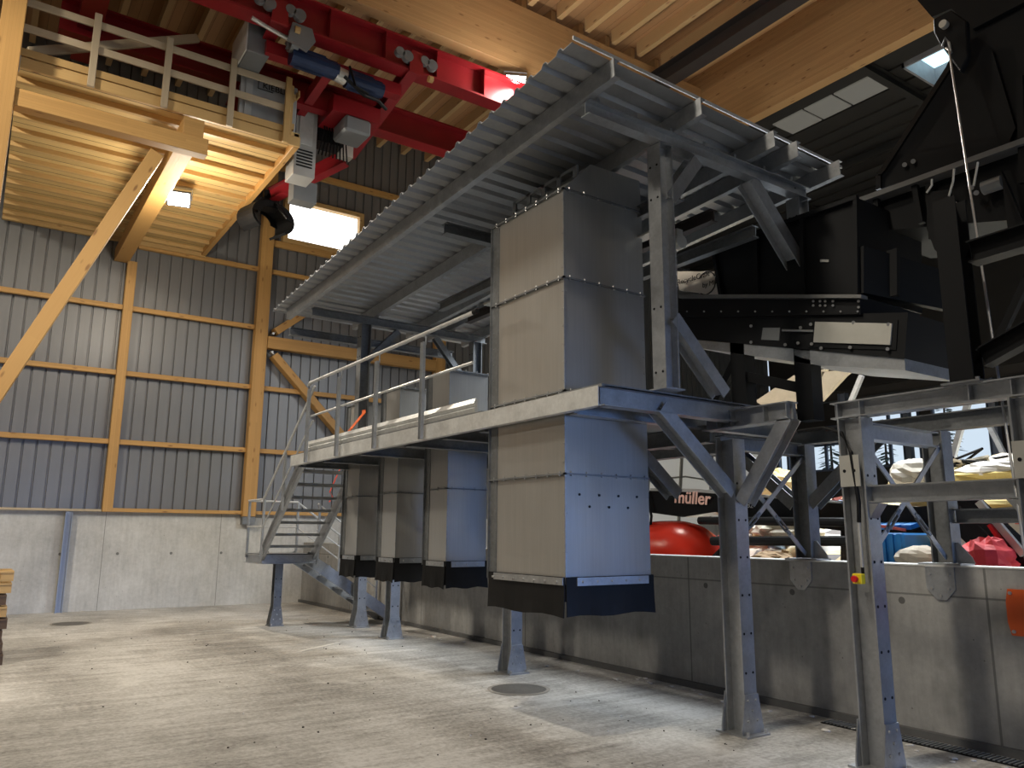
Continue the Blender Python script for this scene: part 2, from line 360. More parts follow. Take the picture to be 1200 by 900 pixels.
for zz in (9.02-.2, 10.9):
    tag(timber('cladding_rail', (5.53, YB-.05, zz), (13, YB-.05, zz), .10, .16), 'timber cladding rail '+('just under' if zz < 10 else 'above')+' the bright window', 'rail')
def wbrace(p0, p1, label):
    t = thing('diagonal_brace', label, 'brace', p0)
    a, b = V(p0), V(p1); timber('brace_timber', a, b, .18, .26, GLULAM, t, up=(0, 1, 0)); e = (b-a).normalized()
    q = MB(); q.bar(a-e*.12, a+e*.1, .012, .13, (0, 1, 0)); q.cyl(a-e*.08+V((0, -.1, 0)), a-e*.08+V((0, .1, 0)), .03); q.build('steel_shoe', ALU, t)
wbrace((5.72, YB-.14, 5.92), (8.35, YB-.14, 3.3), 'diagonal timber brace falling from the stout post behind the stair handrail')
wbrace((5.72, YB-.14, 6.5), (8.1, YB-.14, 8.5), 'diagonal timber brace rising from the stout post behind the canopy corner')
# bluish channel post against the concrete
m = MB(); m.chan((1.69, YB-.10, 0), (1.69, YB-.10, 2.04), .13, .10, .012, 1, (1, 0, 0)); m.box((1.69-.065, YB-.11, 0), (1.69+.065, YB-.10, 2.04))
tag(m.build('wall_stanchion', galv('bluish_painted_steel', (.30, .34, .42), .3, .5, .08)), 'bluish grey steel post standing flat against the pale concrete wall', 'post')
# --- neighbouring steel hall
ZR = 11.2
sx0, sx1, sy0, sy1 = 14.85, 16.15, 6.55, 7.6
m = MB()
def ribroof(m, xa, xb, ya, yb):
    n = max(1, int((xb-xa)/.5))
    for i in range(n):
        a = xa+(xb-xa)*i/n; b = xa+(xb-xa)*(i+1)/n; c = a+(b-a)*.6
        m.box((a, ya, ZR), (c, yb, ZR+.10)); m.box((c, ya, ZR+.05), (b, yb, ZR+.10))
ribroof(m, XB+.27, sx0, -8, 20); ribroof(m, sx0, sx1, -8, sy0); ribroof(m, sx0, sx1, sy1, 20); ribroof(m, sx1, 25, -8, 20)
struct(m.build('ceiling_steel_hall', DARKROOF, origin=(14, 0, ZR)))
m = MB(); t_ = .05
for a, b in (((sx0, sy0), (sx1, sy0+t_)), ((sx0, sy1-t_), (sx1, sy1)), ((sx0, sy0), (sx0+t_, sy1)), ((sx1-t_, sy0), (sx1, sy1))):
    m.box((a[0], a[1], ZR-.06), (b[0], b[1], ZR+.38))
sk = struct(m.build('window_2', plain('skylight_kerb', (.30, .29, .30), .5))); MB().box((sx0, sy0, ZR+.37), (sx1, sy1, ZR+.39)).build('window_pane', SKYPANE, sk)
for i, (ya, yb) in enumerate(((8.0, 9.0), (9.06, 9.75), (9.81, 10.6))):
    o = MB().box((14.6, ya, ZR-.05), (15.35, yb, ZR-.02)).build('rooflight_strip', emit('rooflight_sheet_%d' % i, (.62, .58, .48), .13, .15))
    tag(o, ('pale rooflight strip next to the skylight', 'pale rooflight strip between two others under the dark roof', 'pale rooflight strip close to the canopy edge')[i], 'rooflight', 'rooflight strips in the dark roof')
for i, yy in enumerate((5.6, 7.95, 13.)):
    struct(MB().ibeam((XB+.3, yy, ZR-.12), (25, yy, ZR-.12), .22, .16).build('steel_hall_beam', DARKROOF))
for xx in (17.5, 20.5):
    struct(MB().ibeam((xx, -8, ZR-.5), (xx, 19, ZR-.5), .3, .18).build('steel_hall_beam', DARKROOF))
# far wall with window openings
wins = [(10.9, 12.9+.0, 3.9, 5.75), (13.3, 15.4, 3.9, 5.75), (15.9, 17.6, 3.9, 5.5), (17.9, 18.8, 3.9, 5.5)]
m = MB(); XF = 25
ys = [-8]; 
for a, b, c, d in wins: ys += [a, b]
ys.append(19)
for i in range(0, len(ys), 2): m.box((XF, ys[i], 0), (XF+.2, ys[i+1], ZR+1.5))
for a, b, c, d in wins: m.box((XF, a, 0), (XF+.2, b, c)); m.box((XF, a, d), (XF+.2, b, ZR+1.5))
struct(m.build('wall_far', DARKROOF))
for i, (a, b, c, d) in enumerate(wins):
    m = MB(); m.box((XF-.05, a, c), (XF+.05, a+.07, d)); m.box((XF-.05, b-.07, c), (XF+.05, b, d)); m.box((XF-.05, a, c), (XF+.05, b, c+.07)); m.box((XF-.05, a, d-.07), (XF+.05, b, d))
    if i: m.box((XF-.04, a, (c+d)/2+.1), (XF+.04, b, (c+d)/2+.2)); m.box((XF-.04, (a+b)/2-.05, c), (XF+.04, (a+b)/2+.05, d))
    struct(m.build('window_%d' % (i+3), plain('blue_steel_frame', (.10, .13, .2), .5, .3)))
# translucent wall bay behind the pit
m = MB(); m.box((16.5, YB-.1, 2.0), (24.5, YB-.05, 4.6)); o = m.build('translucent_wall_panel', TRANSL)
tag(o, 'pale translucent wall sheeting seen behind the loader boom', 'wall panel'); 
m = MB()
for i in range(6): m.bar((16.6+i*1.5, YB-.16, 2.), (16.9+i*1.5, YB-.16, 4.6), .06, .1)
for i in range(3): m.tube([(16.5, YB-.16, 2.3+i*.9), (20, YB-.16, 2.7+i*.9), (24.5, YB-.16, 2.4+i*.9)], .03)
m.build('frame', plain('pale_frame', (.30, .29, .26), .6), o)
def conifer(x, y, h, label):
    t = thing('conifer', label, 'tree', (x, y, 0)); MB().cyl((x, y, 0), (x, y, h*.95), .16, 8, .03).build('trunk', plain('bark', (.06, .04, .03), .8), t)
    m = MB(); rr = random.Random(int(y*10))
    for i in range(int(h*26)):
        z = h*(.15+.85*i/(h*26)); r = (h-z)*.24+.15; a = rr.uniform(0, 6.28); e = V((math.cos(a), math.sin(a), -.25)); s = V((-math.sin(a), math.cos(a), 0))*.14
        p = V((x, y, z)); m.add([p, p+e*r*.6+s, p+e*r, p+e*r*.6-s], [(0, 1, 2, 3)]); 
    m.build('foliage', plain('needle_green', (.05, .085, .075), .8), t)
conifer(36, 18, 8.5, 'dark conifer outside, beyond the window beside the crossed tie rods')
conifer(37, 21.5, 7.4, 'smaller conifer outside, beyond the window next to the black boom')
conifer(40, 26.5, 9.0, 'tall conifer outside, seen behind the louvred window frame')
struct(MB().box((25.2, -20, -.3), (90, 60, -.05)).build('ground_outside', plain('outside_ground', (.25, .27, .22), .9)))
# ================================================================== timber gallery
t = thing('timber_gallery', 'timber gallery platform high on the wall with joisted soffit and plank railing', 'gallery', (1.9, 15.6, 8.12))
GX0, GX1, GY0, GY1, GZ = -.15, 3.95, 12.35, 18.95, 8.12
MB().box((GX0, GY0, GZ+.13), (GX1, GY1, GZ+.26)).build('deck', SOFFIT, t, origin=(0, 0, GZ))
n = 11
for i in range(n):
    y = GY0+.5+i*(GY1-GY0-.7)/(n-1); timber('joist', (GX0, y, GZ+.085), (GX1-.09, y, GZ+.085), .08, .09, PINE, t)
timber('edge_beam', (GX1-.05, GY0, GZ+.12), (GX1-.05, GY1, GZ+.12), .10, .26, GLULAM, t)
timber('front_fascia', (GX0, GY0-.03, GZ+.08), (GX1, GY0-.03, GZ+.08), .06, .17, PINE, t)
timber('wall_beam', (GX0, GY1-.06, GZ+.05), (GX1, GY1-.06, GZ+.05), .10, .18, PINE, t)
rl = bpy.data.objects.new('guardrail', None)
for x in (.76, 1.77, 2.76, 3.68): timber('rail_post', (x, GY0-.10, GZ-.02), (x, GY0-.10, GZ+1.18), .05, .10, GREYPINE if x < 3 else PINE, t, up=(1, 0, 0))
for z in (.30, .68, 1.09): timber('guard_rail', (GX0-.1, GY0-.05, GZ+z-.06), (3.75, GY0-.05, GZ+z-.06), .035, .12, GREYPINE if z > .5 else PINE, t)
timber('side_rail', (3.9, GY0, GZ+1.0), (3.9, GY0+2.6, GZ+1.0), .035, .12, PINE, t)
m = MB()
for i in range(4): m.box((3.76, GY0-.02+i*.1, GZ+.15), (3.80, GY0+.06+i*.1, GZ+1.1))
m.box((3.80, GY0-.02, GZ+.3), (3.84, GY0+.4, GZ+.4)); m.box((3.80, GY0-.02, GZ+.85), (3.84, GY0+.4, GZ+.95)); m.build('end_panel', PINE, t)
tag(timber('loose_plank', at(34, 61, Y=12.55), at(232, 45, Y=12.75), .06, .14, GREYPINE), 'grey plank leaning crosswise behind the gallery railing', 'plank')
tag(timber('gallery_beam', (2.185, 12.0, 7.79), (2.185, YB, 7.79), .30, .30), 'timber beam under the gallery soffit running to the slender wall post', 'beam')
tag(timber('gallery_support_beam', (-.14, 12.06, 7.50), (2.41, 12.06, 7.50), .2, .26), 'horizontal timber beam below the gallery carried by the leaning brace', 'beam')
tag(timber('leaning_brace', (1.70, 12.06, 7.20), (-.02, 12.06, 3.12), .20, .26, up=(0, 1, 0)), 'long leaning timber brace rising to the beam below the gallery', 'brace')
t = thing('timber_column', 'tall timber column at the gallery end, carrying railing and leaning brace', 'post', (-.28, 12.05, 0))
timber('shaft', (-.28, 12.05, 0), (-.28, 12.05, 12.3), .26, .28, GLULAM, t, up=(1, 0, 0)); MB().box((-.40, 12.2, 8.0), (-.13, 12.22, 8.25)).build('joist_hanger', GALV, t)
def floodlight(name, p, d, label, size=.42):
    p, d = V(p), V(d).normalized(); ex, ey, ez = fr(p, p+d)
    t = thing(name, label, 'lamp', p); m = MB(); m.prof(p-d*.07, p, [(-size/2, -size*.35), (size/2, -size*.35), (size/2, size*.35), (-size/2, size*.35)])
    for i in range(5): q = p-d*.11+ey*(i-2)*size*.2; m.bar(q, q+d*.05, .012, size*.6)
    m.build('housing', BLACK, t)
    m = MB(); m.prof(p, p+d*.01, [(-size*.44, -size*.29), (size*.44, -size*.29), (size*.44, size*.29), (-size*.44, size*.29)]); m.build('lens', LAMP, t)
    m = MB(); a = p-d*.04; m.tube([a+ey*size*.53, a+ey*size*.53+V((0, 0, .22)), a-ey*size*.53+V((0, 0, .22)), a-ey*size*.53], .014); m.build('bracket', GALV, t)
    return t
# ================================================================== overhead crane
t = thing('overhead_crane', 'red overhead travelling crane with two long girders under the timber ceiling', 'crane', (4, 12.4, 9.6))
def gbeam(m, x0, x1, y, z0, z1, b=.32): m.ibeam((x0, y, (z0+z1)/2), (x1, y, (z0+z1)/2), z1-z0, b, .035, .02)
m = MB(); gbeam(m, .3, 9.6, 11.43, 9.6, 10.2); 
for i in range(9): m.box((1+i, 11.27, 9.635), (1.012+i, 11.42, 10.165))
m.build('girder', RED, t)
m = MB(); gbeam(m, .3, 9.6, 13.55, 9.55, 10.15); m.build('girder', RED, t)
m = MB(); m.box((.55, 9.9, 9.75), (.9, 14.6, 10.25)); m.build('end_carriage', RED, t)
m = MB(); m.box((9.3, 10.6, 9.75), (9.65, 14.4, 10.25)); m.build('end_carriage', RED, t)
m = MB(); m.bar((7.6, 11.43, 9.6), (7.9, 12.3, 9.0), .10, .10); m.bar((7.9, 12.3, 9.0), (8.0, 13.4, 9.55), .08, .08); m.build('hanger_strut', RED, t)
m = MB(); m.prism([(1.62, 9.1, 9.2), (1.62, 10.5, 9.2), (1.62, 10.5, 10.4), (1.62, 9.1, 10.4)], (.06, 0, 0)); m.mat = 1
for y, z in ((9.5, 9.8), (10.0, 9.8)): m.cyl((1.6, y, z), (1.7, y, z), .12, 14)
m.build('end_plate', [RED, BLACK], t)
m = MB(); m.tube([(1.0, 13.8, 9.2), (1.3, 13.9, 8.9), (1.6, 13.8, 9.2), (1.9, 13.9, 8.9), (2.2, 13.8, 9.2), (2.5, 13.9, 8.9)], .04); m.build('festoon_cable', RUBBER, t)
# trolley
t = thing('crane_trolley', 'red crane trolley with motors and grey cabinets hanging below the girders', 'trolley', (4.6, 12.5, 9.0))
m = MB(); m.ibeam((5.56, 11.2, 9.72), (5.5, 13.95, 9.15), .24, .20, .02, .02); m.build('end_frame', RED, t)
m = MB(); m.ibeam((3.15, 11.2, 9.72), (3.15, 13.95, 9.3), .24, .20, .02, .02); m.build('end_frame', RED, t)
m = MB(); m.bar((3.1, 11.75, 9.35), (5.5, 11.75, 9.4), .2, .22); m.bar((3.1, 12.7, 9.2), (5.5, 12.7, 9.25), .2, .25); m.bar((4.15, 11.6, 9.3), (4.15, 13.5, 9.15), .15, .2)
m.box((4.5, 12.3, 9.0), (5.4, 13.3, 9.3)); m.build('cross_frame', RED, t)
for x in (3.15, 5.55):
    m = MB(); m.prism([(x-.14, 11.22, 9.5), (x+.14, 11.22, 9.5), (x+.1, 11.22, 9.92), (x-.1, 11.22, 9.92)], (0, -.05, 0)); m.mat = 1
    for s in (-.24, .24):
        m.cyl((x+s-.08, 11.16, 9.80), (x+s-.08, 11.25, 9.80), .085, 16); m.cyl((x+s+.07, 11.16, 9.77), (x+s+.07, 11.25, 9.77), .10, 16); m.bar((x+s-.08, 11.2, 9.80), (x+s+.07, 11.2, 9.77), .07, .12)
    m.mat = 2; m.cyl((x+.25, 11.2, 9.5), (x+.33, 11.2, 9.5), .06, 10); m.build('wheel_bracket', [RED, GREYBOX, YELLOW if 0 else PINE], t)
def motor(p, L, r, mat, name='motor'):
    m = MB(); p = V(p); m.cyl(p, p+V((L, 0, 0)), r, 16)
    for i in range(12): a = i*math.pi/6; m.box(p+V((L*.1, math.cos(a)*r-.008, math.sin(a)*r-.008)), p+V((L*.75, math.cos(a)*(r+.02)+.008, math.sin(a)*(r+.02)+.008)))
    m.cyl(p+V((L, 0, 0)), p+V((L+.05, 0, 0)), r*.85, 16); m.build(name, mat, t)
motor((3.45, 11.5, 9.22), .75, .15, BLUEMOTOR); motor((4.42, 11.55, 9.18), .62, .15, BLUEMOTOR)
m = MB(); m.cyl((4.22, 11.52, 9.2), (4.40, 11.54, 9.19), .13, 16); m.build('coupling', ALU, t)
m = MB(); m.cyl((3.40, 11.42, 9.45), (3.52, 11.42, 9.45), .2, 18)
for i in range(8): a = i*math.pi/4; m.bar((3.38, 11.42+.05*math.cos(a), 9.45+.05*math.sin(a)), (3.38, 11.42+.17*math.cos(a), 9.45+.17*math.sin(a)), .02, .03)
m.prism([(3.3, 11.2, 9.3), (3.62, 11.2, 9.2), (3.75, 11.2, 9.42), (3.68, 11.2, 9.62), (3.36, 11.2, 9.62)], (0, .05, 0)); m.build('gearbox', GREYBOX, t)
m = MB(); m.tube([(2.75, 11.3, 9.5), (3.0, 11.35, 9.47), (3.4, 11.4, 9.42)], .035); m.build('drive_shaft', ALU, t)
m = MB(); m.tube([(4.3, 11.3, 9.05), (4.7, 11.4, 8.9), (5.0, 11.5, 8.95), (5.2, 11.6, 8.9)], .03); m.tube([(4.4, 11.35, 9.3), (4.5, 11.3, 8.95), (4.75, 11.35, 8.92)], .02); m.build('hose', RUBBER, t)
m = MB(); m.box((4.72, 12.25, 8.68), (5.22, 12.85, 8.98)); m.build('terminal_box', GREYBOX, t, bevel=.04)
# cabinets
ca, cc = at(290, 84, Y=12.5), at(347, 140, Y=12.5)
m = MB(); m.box((ca.x, 12.5, GZ+.28), (cc.x, 13.0, ca.z)); cb = m.build('control_cabinet', plain('mid_grey_enamel', (.34, .36, .38), .45, .1, .08), t, bevel=.015)
lx = at(319, 104, Y=12.49); m = MB(); m.box(lx+V((-.24, 0, -.07)), lx+V((-.23, -.01, .09))); m.box(lx+V((-.24, 0, -.08)), lx+V((.02, -.01, -.07))); m.box(lx+V((-.24, 0, .08)), lx+V((.02, -.01, .09))); m.build('logo_frame', BLACK, cb); text('lettering', 'KIEBLER', .15, at(326, 106, Y=12.48), (1, 0, 0), (0, 0, 1), BLACK, cb)
m = MB(); m.box((ca.x-.1, 12.46, 8.42), (ca.x+.1, 12.5, ca.z)); m.box((ca.x-.02, 12.44, 8.42), (ca.x+.05, 12.46, ca.z-.1)); m.build('cable_duct', LIGHTBOX, t)
m = MB(); m.box((2.83, 11.75, 9.22), (3.18, 12.75, 9.88)); m.build('upper_cabinet', [GREYBOX], t, bevel=.01)
m = MB(); m.box((2.81, 11.78, 9.24), (2.83, 12.7, 9.85)); m.build('cabinet_door', WHITE, t)
m = MB(); m.box((4.08, 13.0, 7.95), (4.48, 13.45, 9.35)); m.mat = 1; m.box((4.14, 12.985, 8.55), (4.40, 13.0, 9.2)); m.mat = 2
for i in range(6): m.box((4.12, 12.985, 8.12+i*.06), (4.42, 13.0, 8.15+i*.06))
m.build('inverter_cabinet', [LIGHTBOX, plain('pale_grey_panel', (.50, .50, .49), .5), BLACK], t, bevel=.01)
m = MB(); m.box((4.5, 13.05, 8.75), (5.0, 13.4, 9.3)); m.build('hydraulic_block', BLACK, t)
m = MB(); m.box((4.55, 12.95, 9.2), (5.0, 13.0, 9.5)); m.build('radiator_guard', GREYBOX, t)
m = MB()
for i in range(9): x = 4.55+i*.05; m.tube([(x, 12.95+.02*(i % 3), 9.25), (x+.05, 12.93, 8.9), (x-.03+.02*i, 13.0, 8.45)], .014, 6)
m.build('hose', RUBBER, t)
m = MB(); m.box((4.3, 13.6, 7.75), (4.75, 13.9, 8.15)); m.build('pump_housing', GREYBOX, t)
pa, pb = at(404, 186, Y=13.55), at(318, 229, Y=14.9)
m = MB(); m.ibeam(pa, pb, .26, .2, .02, .05); m.build('arm', RED, t)
m = MB(); c = at(405, 172, Y=13.3); m.box(c-V((.12, .1, .24)), c+V((.12, .1, .24))); m.build('lamp_box', ALU, t)
# grapple
gc = at(312, 254, Y=15.0)
t = thing('grapple', 'black clamshell grapple hanging from the crane arm beside the gallery edge', 'grapple', gc)
g = gc; m = MB(); m.cyl(g+V((.02, 0, .2)), g+V((.02, 0, .55)), .09, 12); m.box(g+V((-.16, -.14, .16)), g+V((.2, .14, .34))); m.build('rotator', BLACK, t)
ga = V((math.cos(.32), math.sin(.32), 0)); gb = V((-math.sin(.32), math.cos(.32), 0))
for s in (-1, 1):
    m = MB(); N = 11; arc = []
    for i in range(N):
        a = -.25+i*(math.pi*.80)/(N-1); arc.append((s*(.05+.42*math.sin(a+.25)), .22-.30*(1-math.cos(a+.25))))
    for (u0, w0), (u1, w1) in zip(arc, arc[1:]):
        p0, p1 = g+ga*u0+V((0, 0, w0)), g+ga*u1+V((0, 0, w1)); n_ = (p1-p0).cross(gb); m.bar(p0-(p1-p0)*.1, p1+(p1-p0)*.1, .52, .05, n_)
    for e in (-.27, .24):
        m.prism([g+ga*u+gb*e+V((0, 0, w)) for u, w in arc[:7]]+[g+ga*(u*.62)+gb*e+V((0, 0, w*.62+.01)) for u, w in reversed(arc[:7])], gb*.03)
    m.build('jaw', RUBBER, t)
for s in (-1, 1): m = MB(); m.cyl(g+V((s*.12, -.2, .25)), g+V((s*.36, -.2, -.02)), .04, 10); m.build('cylinder', BLACKG, t)
# ================================================================== service platform
DZ = 2.81                                   # deck level
def hpost(x, y, z0, z1, name, parent, h=.2, b=.16, shoe=True, mat=GALV, up=(0, 1, 0)):
    m = MB(); m.ibeam((x, y, z0+(.015 if shoe else 0)), (x, y, z1), h, b, .014, .01, up)
    m.mat = 1
    for zz in np.arange(z0+.5, z1-.2, .32):
        for s in (-.045, .045):
            if up == (0, 1, 0): m.cyl((x+s, y-h/2-.003, zz), (x+s, y-h/2+.004, zz), .011, 8)
    o = m.build(name, [mat, BLACK], parent)
    if shoe:
        m = MB(); m.box((x-b*.9, y-h*.85, z0), (x+b*.9, y+h*.85, z0+.015))
        for s in (-1, 1):
            yy = y+s*(h/2); m.prism([(x-b*.85, yy, z0+.015), (x+b*.85, yy, z0+.015), (x+b*.85, yy, z0+.06), (x+b*.52, yy, z0+.33), (x-b*.52, yy, z0+.33), (x-b*.85, yy, z0+.06)], (0, s*.012, 0))
        m.mat = 1
        for dx, dz in ((-.05, .28), (.05, .28), (0, .2), (-.06, .12), (.06, .12)): m.bolt((x+dx, y-h/2-.012, z0+dz), (0, -1, 0), .012, .012)
        for dx in (-b*.7, b*.7): m.bolt((x+dx, y-h*.75, z0+.015), (0, 0, 1), .014, .03)
        m.build('post_shoe', [mat, BOLT], o)
    return o
P = thing('service_platform', 'galvanised steel service platform on tall posts carrying the grey chutes', 'platform', (5.0, 8.2, 0))
for (x, y) in ((5.62, 4.74), (5.62, 8.22), (5.75, 11.82), (5.92, 13.5)): hpost(x, y, 0, DZ-.31, 'post', P)
m = MB(); m.chan((3.995, 4.66, 2.73), (3.995, 11.95, 2.73), .16, .07, .009, -1); m.build('edge_beam', GALVB, P)
m = MB(); m.ibeam((4.03, 4.68, 2.73), (5.72, 4.68, 2.73), .16, .12, .011, .008); m.mat = 1
for x in np.arange(4.2, 5.6, .35): m.bolt((x, 4.64, 2.80), (0, 0, 1), .012, .02)
m.build('front_beam', [GALV, BOLT], P)
m = MB(); m.ibeam((5.62, 4.05, 2.68), (5.62, 5.0, 2.68), .16, .14, .012, .009)
for y in (4.07, 4.30, 4.66, 4.82): m.box((5.555, y, 2.61), (5.685, y+.01, 2.75))
m.build('stub_beam', GALV, P)
m = MB(); m.ibeam((5.66, 5.0, 2.58), (5.66, 13.6, 2.58), .16, .14); m.build('longitudinal_beam', GALVD, P)
for y in (5.1, 6.55, 7.3, 8.2, 9.5, 10.8, 11.85):
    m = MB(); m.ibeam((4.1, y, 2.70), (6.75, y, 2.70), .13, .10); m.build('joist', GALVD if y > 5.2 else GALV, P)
m = MB()
# deck grating panels, left open around the chutes
cuts = [(4.08, 5.08, 5.2, 6.4), (4.88, 5.5, 8.58, 9.18), (4.88, 5.5, 10.0, 10.62), (4.88, 5.5, 11.33, 11.94)]
ye = [4.62]
for c in cuts: ye += [c[2], c[3]]
ye.append(11.97)
for i in range(0, len(ye), 2): m.box((4.0, ye[i], DZ-.012), (6.75, ye[i+1], DZ+.012))
for c in cuts:
    if c[0] > 4.1: m.box((4.0, c[2], DZ-.012), (c[0], c[3], DZ+.012))
    m.box((c[1], c[2], DZ-.012), (6.75, c[3], DZ+.012))
m.build('deck_plate', GALVD, P)
m = MB()
for (ya, yb) in ((6.55, 11.35),):
    m.prism([(4.02, ya, DZ+.02), (4.00, ya, DZ+.06), (4.03, ya, DZ+.08), (4.00, ya, DZ+.11), (4.02, ya, DZ+.16), (4.04, ya, DZ+.16), (4.05, ya, DZ+.02)], (0, yb-ya, 0))
m.build('toe_board', GALVB, P)
hr = MB(); hr.tube([(3.97, 6.5, DZ+1.03), (3.97, 11.2, DZ+1.03), (4.02, 11.38, DZ+1.03)], .023, 10); h_ = hr.build('handrail', GALVB, P)
m = MB(); m.cyl((3.97, 6.46, DZ+1.03), (3.97, 6.53, DZ+1.03), .026, 10); m.build('end_cap', RUBBER, h_)
m = MB(); m.tube([(3.985, 6.55, DZ+.52), (3.985, 11.3, DZ+.52)], .016, 8); m.build('knee_rail', GALVB, P)
for y in (7.54, 8.75, 9.95, 11.11):
    m = MB(); m.chan((3.955, y, DZ-.16), (3.955, y, DZ+.92), .06, .038, .006, -1, (0, 1, 0)); m.cyl((3.97, y, DZ+.9), (3.97, y, DZ+1.02), .009, 6)
    m.build('rail_post', GALV, P)
def brace(p0, p1, parent, up, h=.14, b=.12, mat=GALV, name='brace'):
    m = MB(); m.ibeam(p0, p1, h, b, .010, .008, up); return m.build(name, mat, parent)
brace((5.52, 4.70, 2.02), (4.68, 4.70, 2.70), P, (0, 1, 0)); brace((5.52, 5.35, 2.02), (4.72, 5.35, 2.68), P, (0, 1, 0), mat=GALVD)
brace((5.62, 4.60, 1.93), (5.62, 4.08, 2.63), P, (1, 0, 0))
brace((5.75, 11.7, 1.9), (5.75, 11.0, 2.55), P, (1, 0, 0), mat=GALVD); brace((5.3, 11.9, 2.7), (5.7, 13.3, 1.2), P, (1, 0, 0), .08, .06, GALVD)
# ================================================================== canopy
HOPTOP = 4.40
def zs(y): return 5.32-.0493*(y-4.1)
K = thing('canopy', 'lean-to canopy of ribbed metal sheet on galvanised posts above the platform', 'canopy', (5.2, 7.6, DZ))
m = MB(); prof = []; y = 4.18; ph = 0
while y < 11.55:
    for dy, dz in ((0, 0), (.115, 0), (.14, .035), (.175, .035), (.2, 0)): prof.append((y+dy, dz))
    y += .2
def xl(y): return 3.37+.012*(y-4.0)
vs = []; L = len(prof); th = .004
for (yy, dz) in prof:
    z = zs(yy)+dz; vs += [(xl(yy), yy, z), (6.97, yy+.1, z)]
for (yy, dz) in prof:
    z = zs(yy)+dz+th; vs += [(xl(yy), yy, z), (6.97, yy+.1, z)]
o2 = 2*L; fs = []
for i in range(L-1):
    a = 2*i; fs.append((a, a+2, a+3, a+1)); fs.append((o2+a, o2+a+1, o2+a+3, o2+a+2)); fs.append((a, o2+a, o2+a+2, a+2)); fs.append((a+1, a+3, o2+a+3, o2+a+1))
fs.append((0, 1, o2+1, o2)); fs.append((2*L-2, 4*L-2, 4*L-1, 2*L-1))
m.add(vs, fs); m.build('roof_sheet', SHEET, K)
m = MB(); m.bar((3.38, 4.175, zs(4.18)+.043), (6.97, 4.272, zs(4.27)+.043), .012, .03); m.build('edge_flashing', GALVB, K)
for xa, xb in ((3.76, 3.60), (4.74, 4.66), (5.71, 5.60), (6.05, 6.0), (6.72, 6.66)):
    m = MB(); ya, yb = 4.14, 11.35; H = .16
    m.chan((xa, ya, zs(ya)-H/2-.004), (xb, yb, zs(yb)-H/2-.004), H, .065, .006, -1); m.build('purlin', GALV, K)
def xbeam(y, xa, xb, mat, name='cross_beam', h=.125):
    m = MB(); z = zs(y)-.168-h/2; m.ibeam((xa, y, z), (xb, y, z), h, .11, .010, .007)
    if name == 'front_beam':
        for x in np.arange(xa+.1, xb, .42): m.bolt((x, y-.05, z+h/2), (0, 0, 1), .011, .035); m.box((x-.02, y-.058, z+h/2), (x-.012, y-.05, z+h/2+.03))
    return m.build(name, mat, K)
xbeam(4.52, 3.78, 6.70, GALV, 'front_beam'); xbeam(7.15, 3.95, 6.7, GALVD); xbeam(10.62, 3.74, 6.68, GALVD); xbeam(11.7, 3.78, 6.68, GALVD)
def cpost(x, y, mat, z0=DZ+.012):
    m = MB(); z1 = zs(y)-.168-.127; m.ibeam((x, y, z0), (x, y, z1), .16, .15, .011, .008, (1, 0, 0)); m.box((x-.11, y-.1, z0), (x+.11, y+.1, z0+.012))
    m.mat = 1
    for zz in (z0+.15, z0+.7, z1-.2, z1-.5):
        for s in (-.04, .04): m.cyl((x-.084, y+s, zz), (x-.079, y+s, zz), .011, 8)
    return m.build('post', [mat, BLACK], K)
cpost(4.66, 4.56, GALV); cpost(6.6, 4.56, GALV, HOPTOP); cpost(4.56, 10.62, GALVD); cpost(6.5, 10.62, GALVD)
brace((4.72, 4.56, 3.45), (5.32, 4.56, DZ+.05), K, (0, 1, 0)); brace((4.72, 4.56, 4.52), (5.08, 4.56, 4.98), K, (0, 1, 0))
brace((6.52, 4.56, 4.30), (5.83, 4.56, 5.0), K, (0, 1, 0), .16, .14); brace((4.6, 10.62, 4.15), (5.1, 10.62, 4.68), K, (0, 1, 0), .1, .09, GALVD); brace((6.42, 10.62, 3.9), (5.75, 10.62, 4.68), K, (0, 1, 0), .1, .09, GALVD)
tr = []
for i, (x, z, mat) in enumerate(((5.05, 4.72, GALVD), (5.5, 4.62, DARKSTEEL), (6.1, 4.6, GALVD))):
    m = MB(); m.ibeam((x, 4.7, z), (x, 9.2, z), .12, .09); m.build('hoist_rail', mat, K)
m = MB(); m.box((5.0, 4.9, 4.45), (5.12, 8.0, 4.47)); m.build('cable_tray', ALU, K)
# chain hoist under the canopy
h = thing('chain_hoist', 'small chain hoist hanging under the canopy behind the upper post', 'hoist', (5.35, 5.05, 4.3))
m = MB(); m.cyl((5.35, 4.98, 4.42), (5.35, 5.16, 4.42), .07, 14); m.box((5.31, 5.0, 4.45), (5.39, 5.14, 4.55)); m.build('body', ALU, h)
def chain(p0, p1, parent, r=.014):
    m = MB(); p0, p1 = V(p0), V(p1); L = (p1-p0).length; n = int(L/.045); d = (p1-p0)/n
    for i in range(n):
        a = p0+d*i; ex, ey, ez = fr(p0, p1); s = (ey if i % 2 else ez)*r
        m.tube([a, a+s+d*.3, a+s+d*.9, a+d*1.2, a-s+d*.9, a-s+d*.3, a], .004, 5)
    return m.build('chain', BOLT, parent)
chain((5.33, 5.05, 4.35), (5.33, 5.05, 3.95), h); chain((5.1, 4.95, 4.75), (5.1, 4.95, 4.2), h)
